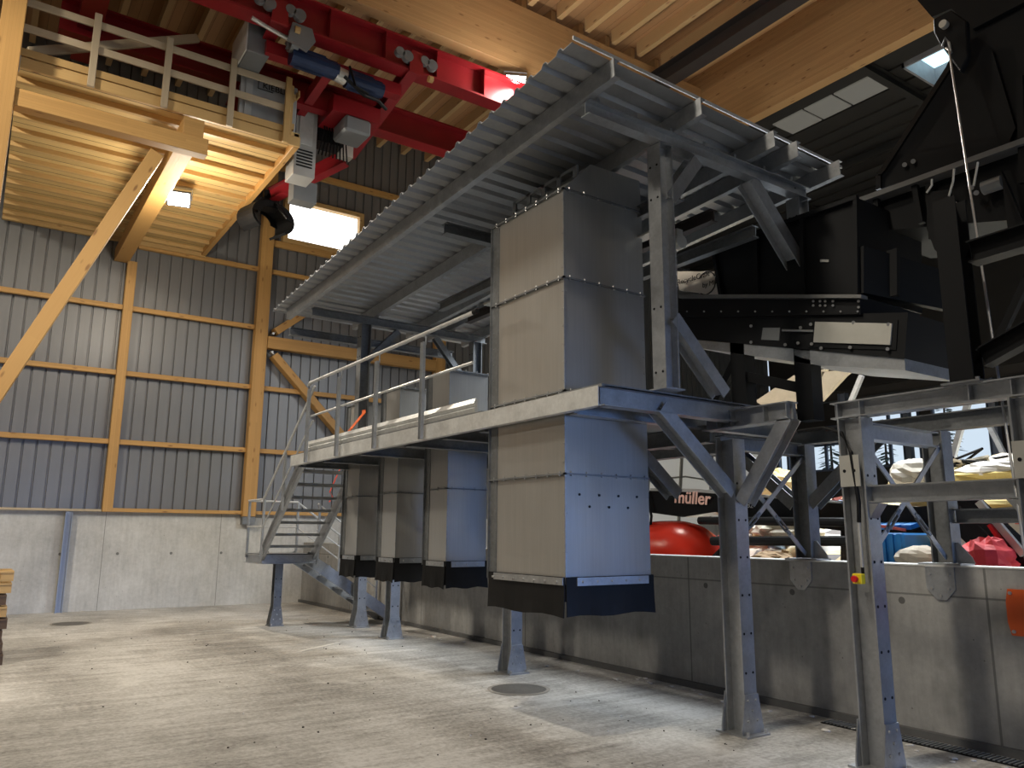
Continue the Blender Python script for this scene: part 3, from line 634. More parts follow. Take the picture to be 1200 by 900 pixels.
# ================================================================== chutes
def chute(label, x0, x1, y0, y1, lv, skirt, hood=None, group=None, seam=True):
    T = thing('discharge_chute', label, 'chute', ((x0+x1)/2, (y0+y1)/2, skirt), group); t = .005
    for a, b in zip(lv, lv[1:]):
        m = MB(); m.box((x0, y0, a), (x0+t, y1, b)); m.box((x1-t, y0, a), (x1, y1, b)); m.box((x0+t, y0, a), (x1-t, y0+t, b)); m.box((x0+t, y1-t, a), (x1-t, y1, b))
        m.mat = 1
        for zz in np.arange(a+.1, b, .16):
            m.bolt((x0, y0+.02, zz), (-1, 0, 0), .006, .006); m.bolt((x0+.02, y0, zz), (0, -1, 0), .006, .006); m.bolt((x1-.02, y0, zz), (0, -1, 0), .006, .006)
            m.bolt((x0, y1-.02, zz), (-1, 0, 0), .006, .006)
        m.build('casing_section', [CHUTE, BOLT], T)
    for z in lv[1:]:
        m = MB(); e = .022
        m.box((x0-e, y0-e, z-.007), (x1+e, y0, z+.007)); m.box((x0-e, y0-e, z-.007), (x0, y1+e, z+.007)); m.box((x1, y0-e, z-.007), (x1+e, y1+e, z+.007))
        m.mat = 1
        for q in np.arange(x0+.06, x1, .17): m.bolt((q, y0-.012, z+.007), (0, 0, 1), .009, .016); m.bolt((q, y0-.012, z-.007), (0, 0, -1), .009, .012)
        for q in np.arange(y0+.06, y1, .17): m.bolt((x0-.012, q, z+.007), (0, 0, 1), .009, .016); m.bolt((x0-.012, q, z-.007), (0, 0, -1), .009, .012)
        m.build('flange', [GALVD, BOLT], T)
    a, b = lv[0], lv[-1]
    m = MB(); m.box((x0-.006, y1-.10, a), (x0-.001, y1+.02, b)); m.box((x0-.03, y1+.012, a), (x0, y1+.02, b)); m.build('corner_angle', GALVD, T)
    m = MB(); m.angle((x0-.004, y0-.004, a), (x0-.004, y0-.004, b), .012, .004, 1, 1, (0, 1, 0)); m.build('corner_trim', GALV, T)
    # rubber skirt: four flaps, slightly curled
    m = MB(); n = 9; o_ = .012
    def flap(pa, pb, nrm):
        pa, pb, nrm = V(pa), V(pb), V(nrm); vs = []
        for i in range(n):
            for j in range(4):
                q = pa.lerp(pb, i/(n-1)); f = j/3; off = nrm*(o_+.012*f*f*(1+math.sin(i*1.7+pa.x*9)*.5)); z = a+.06-(a+.06-skirt)*f+(.01*math.sin(i*1.3) if j == 3 else 0)
                vs.append(V((q.x, q.y, z))+off); vs.append(V((q.x, q.y, z))+off-nrm*.008)
        fs = []
        for i in range(n-1):
            for j in range(3):
                u = (i*4+j)*2; w = u+8; fs.append((u, u+2, w+2, w)); fs.append((u+1, w+1, w+3, u+3))
            u = (i*4+3)*2; fs.append((u, u+1, u+9, u+8))
        for i in (0, n-1):
            for j in range(3): u = (i*4+j)*2; fs.append((u, u+1, u+3, u+2))
        m.add(vs, fs)
    e = .012
    flap((x0-e, y0-e, 0), (x1+e, y0-e, 0), (0, -1, 0)); flap((x0-e, y1, 0), (x0-e, y0-e, 0), (-1, 0, 0)); flap((x1+e, y0, 0), (x1+e, y1, 0), (1, 0, 0)); flap((x0, y1, 0), (x1, y1, 0), (0, 1, 0))
    m.build('rubber_skirt', RUBBER, T)
    m = MB(); w = (x1-x0)*.1
    m.box((x0+w, y0-.034, a-.012), (x1-w*.6, y0-.026, a+.055)); m.box((x0-.034, y0, a-.005), (x0-.026, y1-.1, a+.055)); m.mat = 1
    for q in np.arange(x0+w+.06, x1-w, .16): m.bolt((q, y0-.034, a+.02), (0, -1, 0), .011, .014)
    for q in np.arange(y0+.08, y1-.1, .16): m.bolt((x0-.034, q, a+.02), (-1, 0, 0), .011, .014)
    m.build('clamp_bar', [GALV, BOLT], T)
    return T
BC = chute('tall wide grey steel chute standing through the platform corner', 4.10, 5.06, 5.22, 6.36, [1.24, 2.15, 2.86, 3.88, 4.715], .985)
m = MB(); b0 = [(4.10, 5.22, 4.72), (5.06, 5.22, 4.72), (5.06, 6.36, 4.72), (4.10, 6.36, 4.72)]; b1 = [(4.44, 5.24, 5.06), (5.06, 5.24, 5.06), (5.06, 6.34, 5.0), (4.44, 6.34, 5.0)]
m.add(b0+b1, [(3, 2, 1, 0), (4, 5, 6, 7), (0, 1, 5, 4), (1, 2, 6, 5), (2, 3, 7, 6), (3, 0, 4, 7)]); m.build('hood', CHUTE, BC)
m = MB()
def slotted(m, x, ya, yb, z0, z1):
    m.box((x, ya, z0), (x+.02, yb, z0+.045)); m.box((x, ya, z1-.03), (x+.02, yb, z1)); k = 4
    for i in range(k+1): y = ya+(yb-ya)*i/k; m.box((x, y-.03, z0), (x+.02, y+.03, z1))
slotted(m, 4.30, 5.3, 6.3, 4.86, 5.03); m.build('slotted_bracket', GALV, BC)
m = MB()
for i in range(4): m.cyl((4.25+.22*i, 5.211, 1.98), (4.25+.22*i, 5.219, 1.98), .011, 8)
for i in range(3): m.cyl((4.36+.22*i, 5.211, 1.88), (4.36+.22*i, 5.219, 1.88), .011, 8)
m.build('drilled_hole', BLACK, BC)
G = 'narrow chutes below the platform'
for y, zt, lab in ((8.62, 3.72, 'narrow grey chute with black skirt, next to the tall wide chute'), (10.04, 3.70, 'narrow grey chute with black skirt, middle one of the three narrow chutes'), (11.37, 3.66, 'narrow grey chute with black skirt, partly hidden beside the stairs')):
    c = chute(lab, 4.90, 5.48, y, y+.56, [1.25, 2.2, DZ, zt], .985, group=G)
    m = MB(); m.box((4.905, y+.005, zt-.03), (5.475, y+.555, zt-.02)); m.build('lid', GALVD, c)
# tall black bracket beside the top of the narrow chutes
# ================================================================== stairs
S = thing('metal_staircase', 'galvanised steel staircase with landing and pipe railings at the platform end', 'stairs', (5.2, 13.6, 0))
LZ = 1.28
def stringer(p0, p1, side): m = MB(); m.chan(p0, p1, .2, .05, .008, side); return m.build('stringer', GALV, S)
stringer((4.2, 11.9, 2.74), (4.2, 13.72, LZ-.06), 1); stringer((5.05, 11.9, 2.74), (5.05, 13.72, LZ-.06), -1)
for i in range(7):
    z = DZ-.2*(i+1)+.02; y = 12.0+.232*(i+.6); m = MB(); m.box((4.22, y-.02, z-.035), (5.03, y+.20, z-.03))
    m.box((4.22, y-.025, z-.045), (5.03, y-.015, z)); m.box((4.22, y+.2, z-.045), (5.03, y+.21, z))
    for q in np.arange(y+.01, y+.2, .03): m.box((4.22, q, z-.03), (5.03, q+.006, z))
    m.build('tread', GALV, S)
m = MB(); m.box((4.17, 13.62, LZ-.02), (5.12, 14.55, LZ)); m.build('landing_plate', GALVD, S)
m = MB(); m.chan((4.17, 13.62, LZ-.09), (5.12, 13.62, LZ-.09), .15, .05, .007, -1); m.chan((4.17, 14.55, LZ-.09), (5.12, 14.55, LZ-.09), .15, .05, .007, 1); m.chan((4.17, 13.62, LZ-.09), (4.17, 14.55, LZ-.09), .15, .05, .007, 1)
m.build('landing_frame', GALV, S)
hpost(4.72, 14.45, 0, LZ-.16, 'landing_post', S, .16, .14, mat=GALVD)
a0, a1 = (5.08, 13.72, LZ-.06), (6.72, 13.72, .10)
for y, sd in ((13.70, 1), (14.48, -1)): stringer((4.95, y, LZ-.05), (6.76, y, .06), sd)
for i in range(5):
    z = LZ-.21*(i+1); x = 5.1+.3*(i+.3); m = MB(); m.box((x, 13.72, z-.03), (x+.24, 14.46, z)); m.build('tread', GALV, S)
def rail(pts, r=.02): m = MB(); m.tube(pts, r, 8); return m.build('handrail', GALVB, S)
rail([(4.12, 11.40, 3.84), (4.14, 11.7, 3.66), (4.14, 13.66, 2.20), (4.14, 14.52, 2.20)])
rail([(4.14, 11.45, 3.32), (4.14, 11.75, 3.12), (4.14, 13.62, 1.72)], .013)
rail([(4.14, 13.66, 1.74), (4.14, 14.52, 1.74)], .013); rail([(4.14, 14.52, 2.2), (5.05, 14.55, 2.2), (6.7, 14.55, 1.05)]); rail([(4.14, 14.52, 1.74), (5.05, 14.55, 1.74), (6.7, 14.55, .6)], .013)
rail([(5.1, 13.62, 2.15), (6.72, 13.62, 1.0)], .016); rail([(5.1, 13.62, 1.7), (6.72, 13.62, .6)], .012)
for p, z in (((4.14, 11.75), (2.66, 3.63)), ((4.14, 12.7), (2.0, 2.93)), ((4.14, 13.66), (1.2, 2.2)), ((4.14, 14.52), (1.2, 2.2)), ((5.05, 14.55), (1.2, 2.2)), ((5.9, 14.55), (.5, 1.6)), ((6.7, 14.55), (.1, 1.05)), ((5.9, 13.62), (.5, 1.6)), ((6.72, 13.62), (.1, 1.0)), ((5.12, 13.62), (1.1, 2.15))):
    m = MB(); m.chan((p[0], p[1], z[0]), (p[0], p[1], z[1]), .05, .035, .005, 1, (0, 1, 0)); m.build('rail_post', GALV, S)
def strap(name, pts, label, mat, w=.05):
    m = MB()
    for a, b in zip(pts, pts[1:]): m.bar(a, b, w, .006, (1, 0, 0))
    return tag(m.build(name, mat), label, 'strap')
strap('lifting_strap', [(4.50, 10.45, 3.36), (4.44, 10.2, 3.33), (4.3, 10.45, 3.05), (4.12, 10.55, 2.84)], 'orange lifting strap tied to the canopy post behind the handrail', ORSTRAP)
strap('red_strap', [(5.3, 12.9, 3.0), (5.22, 13.4, 2.35), (5.3, 13.45, 2.28), (5.26, 13.5, 2.18)], 'red strap dangling behind the stair treads', STRAP, .03)
# ================================================================== pit frame on the wall and beside the post row
F = thing('steel_gantry', 'blue-lit galvanised steel frame of two posts and stacked beams by the pit wall', 'frame', (5.62, 2.9, 0))
hpost(5.62, 3.50, 0, 2.55, 'post', F); hpost(5.62, 2.26, 0, 2.55, 'post', F)
m = MB(); m.ibeam((5.62, 3.66, 2.62), (5.62, .8, 2.62), .13, .14)
for y in (3.6, 3.41, 2.6, 2.33, 2.2): m.box((5.555, y, 2.56), (5.685, y+.008, 2.68))
m.build('top_beam', GALV, F)
m = MB(); m.ibeam((5.62, 3.40, 1.96), (5.62, 2.36, 1.96), .13, .12); m.build('middle_beam', GALV, F)
m = MB(); m.ibeam((5.7, 3.5, 2.46), (6.75, 3.5, 2.46), .13, .12); m.build('cross_beam', GALV, F)
m = MB(); m.ibeam((5.7, 2.26, 2.46), (6.75, 2.26, 2.46), .13, .12); m.build('cross_beam', GALV, F)
for y in (3.5, 2.26):
    m = MB(); m.box((5.53, y-.065, 2.02), (5.538, y+.1, 2.26)); m.mat = 1; m.cyl((5.526, y-.02, 2.14), (5.53, y-.02, 2.14), .013, 8); m.cyl((5.526, y+.06, 2.14), (5.53, y+.06, 2.14), .013, 8); m.build('joint_plate', [ALU, BLACK], F)
    m = MB(); m.prism([(5.62-.06, y-.1 if y > 3 else y+.1, 1.89), (5.62-.06, y-.18 if y > 3 else y+.18, 1.89), (5.62-.06, y-.1 if y > 3 else y+.1, 1.78)], (.12, 0, 0)); m.build('gusset', GALV, F)
def tierod(p0, p1, parent, n=.35):
    p0, p1 = V(p0), V(p1); m = MB(); d = p1-p0; m.bar(p0, p0+d*.22, .045, .012, (0, 1, 0)); m.bar(p0+d*.36, p1, .045, .012, (0, 1, 0)); o = m.build('tie_rod', GALV, parent)
    m = MB(); q = p0+d*.2; e = d*.18; ex, ey, ez = fr(p0, p1, (0, 1, 0)); m.cyl(q, q+e*.25, .018, 8); m.cyl(q+e*.75, q+e, .018, 8); m.bar(q+e*.2+ey*.02, q+e*.85+ey*.02, .01, .02, (0, 1, 0)); m.bar(q+e*.2-ey*.02, q+e*.85-ey*.02, .01, .02, (0, 1, 0)); m.build('turnbuckle', GALVD, o)
W = thing('pit_gantry', 'galvanised steel frame standing along the top of the grey pit wall', 'frame', (6.95, 4.9, 1.41))
for y, zt in ((3.56, 2.55), (4.92, 2.55), (7.9, 2.55), (1.9, 2.55)):
    m = MB(); m.ibeam((6.93, y, 1.43), (6.93, y, zt), .18, .16, .012, .009, (0, 1, 0)); o = m.build('post', GALVD, W)
    m = MB(); m.box((6.82, y-.16, 1.412), (7.06, y+.2, 1.428))
    m.prism([(6.9, y-.09, 1.43), (6.9, y-.24, 1.43), (6.9, y-.22, 1.48), (6.9, y-.12, 1.6), (6.9, y-.09, 1.6)], (.012, 0, 0)); m.build('base_plate', GALV, o)
    m = MB(); m.prism([(6.795, y-.12, 1.40), (6.795, y+.12, 1.40), (6.795, y+.12, 1.22), (6.795, y+.04, 1.13), (6.795, y-.04, 1.13), (6.795, y-.12, 1.22)], (-.014, 0, 0)); m.mat = 1
    for dy, dz in ((-.08, 1.34), (.08, 1.34), (-.07, 1.22), (.07, 1.22), (0, 1.16)): m.bolt((6.781, y+dy, dz), (-1, 0, 0), .012, .015)
    m.build('anchor_plate', [GALV, BOLT], W)
m = MB(); m.ibeam((6.93, 8.6, 2.63), (6.93, .8, 2.63), .15, .14); m.build('top_beam', GALVD, W)
m = MB(); m.ibeam((6.95, 3.46, 1.82), (6.95, 2.0, 1.82), .12, .12); m.build('lower_beam', GALVD, W)
m = MB(); m.ibeam((5.7, 4.92, 2.5), (6.85, 4.92, 2.5), .13, .12); m.build('cross_beam', GALVD, W)
for y in (4.92, 3.5):
    tierod((5.70, y-.05 if y > 4 else y, 1.50), (6.88, y-.05 if y > 4 else y, 2.43), W); tierod((6.86, y-.02 if y > 4 else y+.03, 1.47), (5.70, y-.02 if y > 4 else y+.03, 2.43), W)
brace((6.93, 4.83, 1.95), (6.93, 4.10, 2.56), W, (1, 0, 0), .13, .12, GALVD); brace((6.93, 5.02, 1.95), (6.93, 5.75, 2.56), W, (1, 0, 0), .13, .12, GALVD)
# cable, conduit, emergency stop
m = MB(); m.tube([(5.6, 4.0, 2.50), (5.58, 3.75, 2.50), (5.56, 3.58, 2.44), (5.54, 3.50, 2.28), (5.545, 3.47, 1.9), (5.545, 3.48, 1.75)], .016); m.mat = 1; m.tube([(5.545, 3.48, 1.76), (5.545, 3.48, 1.42)], .013); m.mat = 0; m.tube([(5.545, 3.48, 1.43), (5.545, 3.48, 1.36)], .012)
tag(m.build('power_cable', [RUBBER, LIGHTBOX]), 'black power cable looping down the frame post to the emergency stop', 'cable')
e = thing('emergency_stop', 'small yellow emergency stop box with red button on the frame post', 'button', (5.52, 3.49, 1.30))
MB().box((5.48, 3.455, 1.30), (5.535, 3.53, 1.375)).build('box', YELLOW, e, bevel=.006)
m = MB(); m.cyl((5.48, 3.492, 1.337), (5.455, 3.492, 1.337), .014, 12); m.cyl((5.455, 3.492, 1.337), (5.437, 3.492, 1.337), .026, 14, .022); m.build('push_button', REDP, e)
# orange cover
o = MB(); o.prism([(6.795, 3.04, .9), (6.795, 3.06, 1.0), (6.795, 3.06, 1.15), (6.795, 3.04, 1.25), (6.795, 2.5, 1.25), (6.795, 2.5, .9)], (-.02, 0, 0)); o.cyl((6.775, 2.88, 1.09), (6.76, 2.88, 1.09), .1, 20); o.mat = 1
for z in (.93, 1.22): o.bolt((6.775, 3.02, z), (-1, 0, 0), .014, .015)
tag(o.build('cover_plate', [ORANGE, BOLT]), 'orange cover plate bolted to the grey pit wall', 'plate')
# ================================================================== black sorting machine above the pit
X7 = 6.4
def px(pts, X): return [at(a, b, X=X) for a, b in pts]
cv = thing('vibrating_feeder', 'long black feeder trough above the pit with a pale cover plate on its side', 'feeder', (7.6, 5.2, 3.2))
m = MB(); m.prism(px([(798, 372), (1064, 366), (1060, 420), (800, 396)], X7), (.95, 0, 0)); m.mat = 1
for q in ((880, 382), (938, 384), (935, 402), (920, 404), (880, 401), (962, 408), (996, 407), (1041, 380), (1040, 409), (950, 380), (1000, 378), (951, 403)): m.cyl(at(*q, X=X7-.015), at(*q, X=X7-.035), .016, 10)
for q in ((953, 353), (961, 353), (967, 353), (976, 353), (953, 358), (961, 358), (967, 358), (976, 358), (1006, 353), (1006, 360)): m.cyl(at(*q, X=X7-.045), at(*q, X=X7-.06), .012, 8)
for i in range(11): m.cyl(at(805+i*20, 365, X=X7-.045), at(805+i*20, 365, X=X7-.058), .010, 8)
m.build('side_wall', [BLACK, BOLT], cv)
m = MB(); m.prism(px([(795, 349), (1008, 347), (1008, 368), (795, 372)], X7-.04), (1.0, 0, 0)); m.build('upper_beam', BLACK, cv)
m = MB(); m.prism(px([(795, 345), (1009, 345), (1009, 349), (795, 349)], X7-.1), (.1, 0, 0)); m.build('upper_lip', plain('worn_black_edge', (.16, .16, .16), .35), cv)
m = MB(); m.prism(px([(812, 398), (1060, 420), (1061, 434), (960, 428), (870, 415), (812, 407)], X7+.02), (.9, 0, 0)); m.build('tray', GALV, cv)
m = MB(); m.prism(px([(955, 377), (1045, 379), (1043, 404), (953, 401)], X7-.03), (.03, 0, 0)); m.build('cover_plate', ALU, cv)
m = MB(); m.prism(px([(948, 373), (1052, 375), (1050, 410), (946, 407)], X7-.012), (.012, 0, 0)); m.build('cover_frame', BLACK, cv)
m = MB(); m.prism(px([(894, 384), (914, 384), (913, 399), (892, 398)], X7-.012), (.012, 0, 0)); m.build('name_plate', GREYBOX, cv)
m = MB(); m.tube(px([(917, 387), (953, 388)], X7-.03), .012); m.build('adjusting_rod', BOLT, cv)
m = MB()
for q in ((869, 398), (945, 410)): p = at(*q, X=6.5); m.box((p.x-.08, p.y-.09, 2.72), (p.x+.08, p.y+.09, p.z+.05))
p, q = at(869, 440, X=6.5), at(955, 458, X=6.5); m.bar(p, q, .1, .1); m.bar(at(869, 410, X=6.5), at(840, 470, X=6.5), .08, .08, (1, 0, 0)); m.build('support_leg', BLACK, cv)
hp = thing('feed_hopper', 'black ribbed feed hopper sitting on the feeder above the pit', 'hopper', (7.8, 5.2, 4.4))
m = MB(); m.prism(px([(833, 292), (1005, 232), (1005, 345), (842, 346)], 6.47), (1.1, 0, 0)); m.build('side_panel', BLACK, hp)
for a, b in (((886, 275), (888, 346)), ((940, 256), (942, 345)), ((1003, 232), (1004, 345)), ((836, 291), (845, 346))): u, w = at(*a, X=6.44), at(*b, X=6.44); MB().bar(u, w, .04, .04, (1, 0, 0)).build('rib', BLACK, hp)
m = MB(); u, w = at(833, 292, X=6.44), at(1005, 231, X=6.44); m.bar(u, w, .05, .04); m.build('top_rail', BLACK, hp)
m = MB(); m.prism(px([(961, 304), (971, 304), (971, 307), (961, 307)], 6.46), (.01, 0, 0)); m.build('label_plate', LIGHTBOX, hp)
a_ = at(1005, 290, X=6.47); b_ = at(1005, 345, X=6.47)
m = MB(); m.prism([a_, b_, b_+V((1.05, -.25, -.05)), a_+V((1.05, -.25, -.12))], (0, -.06, 0)); m.prism([a_+V((.3, -.1, 0)), b_+V((.3, -.1, 0)), b_+V((.36, -.1, 0)), a_+V((.36, -.1, 0))], (0, -.1, 0)); m.build('outlet_panel', BLACK, hp)
sg = MB().prism(px([(792, 318), (838, 318), (843, 346), (796, 340)], 7.45), (.03, 0, 0)).build('sign_board', SIGN)
tag(sg, 'pale sign board with round emblem beside the black feed hopper', 'sign')
c = at(812, 326, X=7.43); text('lettering', 'RecycleCraft', .105, c, (0, -1, -.06), (0, 0, 1), BLACK, sg); c = at(833, 332, X=7.43); text('lettering', 'by MBE', .09, c, (0, -1, -.06), (0, 0, 1), BLACK, sg)
m = MB(); c = at(830, 331, X=7.44); m.tube([c+V((0, .13+.15*math.cos(a)-.1, .15*math.sin(a))) for a in [.7+i*.25 for i in range(20)]], .008, 6); m.build('emblem', BLACK, sg)
uc = thing('transfer_chute', 'huge black plate-steel transfer chute looming above the feeder', 'chute', (7.6, 3.3, 5.2))
m = MB(); m.prism(px([(1030, 222), (1029, 207), (1034, 200), (1110, 82), (1127, 45), (1165, -10), (1260, -60), (1290, 140), (1195, 165)], 6.95), (1.4, 0, 0)); m.mat = 1
for q in ((1060, 193), (1070, 189)): m.cyl(at(*q, X=6.94), at(*q, X=6.9), .022, 10)
for q in ((1100, 244), (1104, 257), (1119, 239), (1120, 252), (1104, 266), (1026, 244), (1026, 254), (1026, 268), (1144, 226), (1138, 220)): m.cyl(at(*q, X=6.88), at(*q, X=6.84), .022, 10)
m.build('side_plate', [BLACK, BOLT], uc)
m = MB(); m.prism(px([(1068, -8), (1092, 20), (1115, 10), (1140, 34), (1262, -30), (1260, -80)], 6.9), (.5, 0, 0)); m.build('head_beam', BLACK, uc)
m = MB(); e_ = px([(1030, 222), (1030, 205), (1036, 198), (1112, 80), (1128, 46)], 6.9)
for a, b in zip(e_, e_[1:]): m.bar(a, b, .05, .03, (1, 0, 0))
m.build('edge_strip', BLACKG, uc)
m = MB(); m.prism(px([(1150, 60), (1163, 60), (1190, 150), (1183, 165), (1172, 150)], 6.9), (.06, 0, 0)); m.build('stiffener', BLACK, uc)
m = MB(); m.prism(px([(1005, 232), (1290, 128), (1290, 135), (1005, 238)], 6.85), (.15, 0, 0)); m.build('flange', plain('worn_black_edge', (.1, .1, .1)), uc)
m = MB(); m.prism(px([(1007, 239), (1290, 136), (1290, 250), (1130, 262), (1009, 272)], 7.0), (1.3, 0, 0)); m.build('lower_box', BLACK, uc)
for a, b in (((1027, 230), (1030, 285)), ((1072, 215), (1080, 262)), ((1196, 90), (1199, 215)), ((1089, 215), (1093, 280))): MB().bar(at(*a, X=6.92), at(*b, X=6.92), .05, .05, (1, 0, 0)).build('rib', BLACK, uc)
m = MB(); m.cyl(at(1152, 221, X=6.9), at(1175, 213, X=6.9), .06, 14); m.build('shaft', GREYBOX, uc)
for pts in (((1092, 210), (1092, 217), (1086, 226)), ((1118, 198), (1117, 212), (1112, 230)), ((1146, 190), (1144, 202), (1141, 218))): MB().tube(px(pts, 6.84), .010, 6).build('cable_tie', WHITE, uc)
m = MB(); m.prism(px([(1086, 225), (1112, 222), (1114, 285), (1108, 306), (1095, 292), (1086, 268)], 6.86), (.05, 0, 0)); m.build('bearing_plate', BLACK, uc)
m = MB(); m.prism(px([(1173, 200), (1200, 262), (1200, 275), (1182, 278)], 6.8), (.05, 0, 0)); m.build('side_gusset', BLACK, uc)
pl = thing('machine_post', 'tall black steel post rising from the frame beam to the transfer chute', 'post', (5.75, 2.75, 2.685))
pb_ = at(1133, 440, X=5.62); pt_ = V((pb_.x, pb_.y, at(1120, 240, Y=pb_.y).z)); m = MB(); m.ibeam((pb_.x, pb_.y, 2.70), pt_, .16, .16, .012, .01, (1, 0, 0)); m.build('shaft', BLACK, pl)
m = MB(); m.box((pb_.x-.11, pb_.y-.13, 2.685), (pb_.x+.11, pb_.y+.13, 2.70)); m.mat = 1; m.bolt((pb_.x-.07, pb_.y-.1, 2.7), (0, 0, 1), .014, .02); m.build('foot_plate', [GALVD, BOLT], pl)
bb = thing('machine_beam', 'black steel beam with lattice brace running off the tall machine post', 'beam', (5.9, 2.0, 3.2))
m = MB(); a, b = V((5.66, pb_.y-.1, 3.62)), V((5.66, 1.2, 3.66)); m.ibeam(a, b, .16, .14); m.build('upper_chord', BLACK, bb); m = MB(); m.ibeam((5.66, pb_.y-.1, 2.86), (5.66, 1.3, 3.35), .14, .12); m.build('diagonal', BLACK, bb)
m = MB(); m.bar((5.75, pb_.y-.15, 2.95), (5.75, pb_.y-.5, 3.55), .05, .05); m.bar((5.75, pb_.y-.5, 3.55), (5.75, pb_.y-.8, 3.1), .05, .05); m.build('lattice', BLACK, bb)
# hoist block and rope
hb = thing('rope_pulley_block', 'black rope pulley block at the top edge of the transfer chute', 'pulley', at(1117, 50, X=6.6))
c = at(1117, 40, X=6.6); m = MB(); m.prism(px([(1093, 22), (1114, 11), (1132, 24), (1134, 66), (1125, 84), (1100, 50), (1094, 38)], 6.62), (.07, 0, 0)); m.build('housing', BLACK, hb, bevel=.01)
m = MB(); q = at(1108, 30, X=6.60); m.cyl(q, q+V((-.05, 0, 0)), .035, 14); m.build('axle_cap', ALU, hb)
m = MB(); m.tube(px([(1104, 55), (1108, 44), (1112, 50), (1114, 60), (1109, 56), (1115, 62)], 6.58), .012, 6); m.build('rope_clamp', BOLT, hb)
m = MB(); ra = at(1112, 58, X=6.58); rb = at(1200, 640, X=5.5); m.tube([ra, ra.lerp(rb, .5)-V((0, 0, .01)), rb, ra.lerp(rb, 1.15)], .009, 6)
tag(m.build('steel_rope', STEELROPE), 'thin steel rope running down from the pulley block past the frame', 'rope')
# ================================================================== pit: loader and waste
ld = thing('loader_boom', 'black telescopic loader boom with pale lettering seen over the pit wall', 'loader', (8.5, 7, 0))
def bprism(pts, X, w): return MB().prism(px(pts, X), (w, 0, 0))
bprism([(757, 582), (762, 574), (790, 573), (1075, 594), (1125, 590), (1125, 640), (1010, 660), (985, 660), (985, 622), (910, 613), (838, 600), (800, 606), (757, 600)], 8.5, .4).build('boom', BLACKG, ld)
MB().prism(px([(762, 572), (820, 573), (985, 588), (985, 590), (820, 577), (762, 575)], 8.46), (.05, 0, 0)).build('top_edge', LIGHTBOX, ld)
m = MB(); m.tube(px([(820, 610), (1000, 612)], 8.4), .055, 10); m.tube(px([(835, 634), (1000, 634)], 8.3), .06, 10); m.tube(px([(1000, 634), (1095, 638)], 8.3), .06, 10); m.tube(px([(838, 655), (880, 612)], 8.35), .06, 10); m.build('hydraulic_pipe', BLACK, ld)
c = at(811, 584, X=8.43); xd = (at(825, 585.5, X=8.47)-at(797, 581, X=8.47)); text('lettering', 'müller', .245, c, xd, (0, 0, 1), TEXTP, ld, .004, .005)
c = at(874, 592, X=8.43); text('lettering', '50 82', .10, c, xd, (0, 0, 1), LIGHTBOX, ld)
m = MB(); a = px([(760, 640), (756, 570)], 8.45); m.tube([a[0], a[0].lerp(a[1], .5)-V((0, .1, 0)), a[1]], .02); m.build('hose', RUBBER, ld)
m = MB()
for a, b, w in (((1108, 590), (1180, 662), .17), ((1130, 585), (1215, 668), .14)): m.bar(at(*a, X=7.9), at(*b, X=7.9), .2, w, (1, 0, 0))
m.build('lift_arm', BLACKG, ld); m = MB(); m.bar(at(1147, 588, X=7.75), at(1200, 650, X=7.75), .06, .05, (1, 0, 0)); m.build('grey_pipe', ALU, ld)
m = MB(); m.bar(at(1160, 615, X=7.72), at(1177, 640, X=7.72), .03, .06, (1, 0, 0)); m.build('reflector', REDP, ld)
hd = thing('engine_hood', 'glossy red rounded engine hood of the loader behind the pit wall', 'hood', at(790, 640, X=8.15))
m = MB(); c = at(768, 662, X=8.15); N = 24; R_ = 12; vs = []
for i in range(N+1):
    s = i/N; yy = c.y+.75-s*1.62; e = max(0, 1-abs((s-.38)/.62)**2.6 if s > .38 else 1-abs((s-.38)/.9)**3)
    for j in range(R_+1):
        a = math.pi*j/R_; vs.append((c.x+.5+.52*e**.6*-math.cos(a), yy, c.z-.15+.78*e**.55*math.sin(a)**.8))
m.add(vs, [(i*(R_+1)+j, i*(R_+1)+j+1, (i+1)*(R_+1)+j+1, (i+1)*(R_+1)+j) for i in range(N) for j in range(R_)]); m.build('shell', REDHOOD, hd, smooth=True)
m = MB(); m.box((c.x+.1, c.y-.85, .5), (c.x+.9, c.y+.7, c.z-.16)); m.build('chassis', BLACK, hd)
# waste heap
m = MB(); rr = random.Random(11); NX, NY = 39, 44; vs = []
for i in range(NX+1):
    for j in range(NY+1):
        x = 7.32+i*.28; y = -1+j*.30; f_ = min(1, max(0, (x-8.2)/2.6)); hgt = 1.2+1.15*f_+f_*(.22*math.sin(x*1.3+y)+.2*math.sin(y*1.7)+rr.uniform(-.1, .1))+rr.uniform(-.06, .06)
        if y > 6: hgt -= (y-6)*.25
        vs.append((x+rr.uniform(-.07, .07), y+rr.uniform(-.07, .07), max(0, hgt)))
m.add(vs, [(i*(NY+1)+j, (i+1)*(NY+1)+j, (i+1)*(NY+1)+j+1, i*(NY+1)+j+1) for i in range(NX) for j in range(NY)])
cols = [(.68, .63, .52), (.50, .44, .36), (.16, .14, .13), (.75, .73, .68), (.6, .47, .27), (.30, .08, .06), (.20, .27, .36), (.62, .52, .28)]
WM = [plain('waste_%d' % i, c, .7, 0, .35, 5) for i, c in enumerate(cols)]
m.mi = [rr.choice((0, 0, 1, 1, 2, 3, 3, 4, 7)) for _ in m.f]
wh = m.build('mixed_waste', WM); stuff(wh); tag(wh, 'heap of loose mixed household waste filling the pit', 'waste')
names = [('cardboard_sheet', 'crumpled brown cardboard sheet'), ('plastic_bag', 'pale plastic bag'), ('foam_scrap', 'off-white foam scrap'), ('black_bag', 'black refuse bag'), ('paper_scrap', 'cream paper scrap'), ('wood_scrap', 'broken yellowish board')]
m = MB()
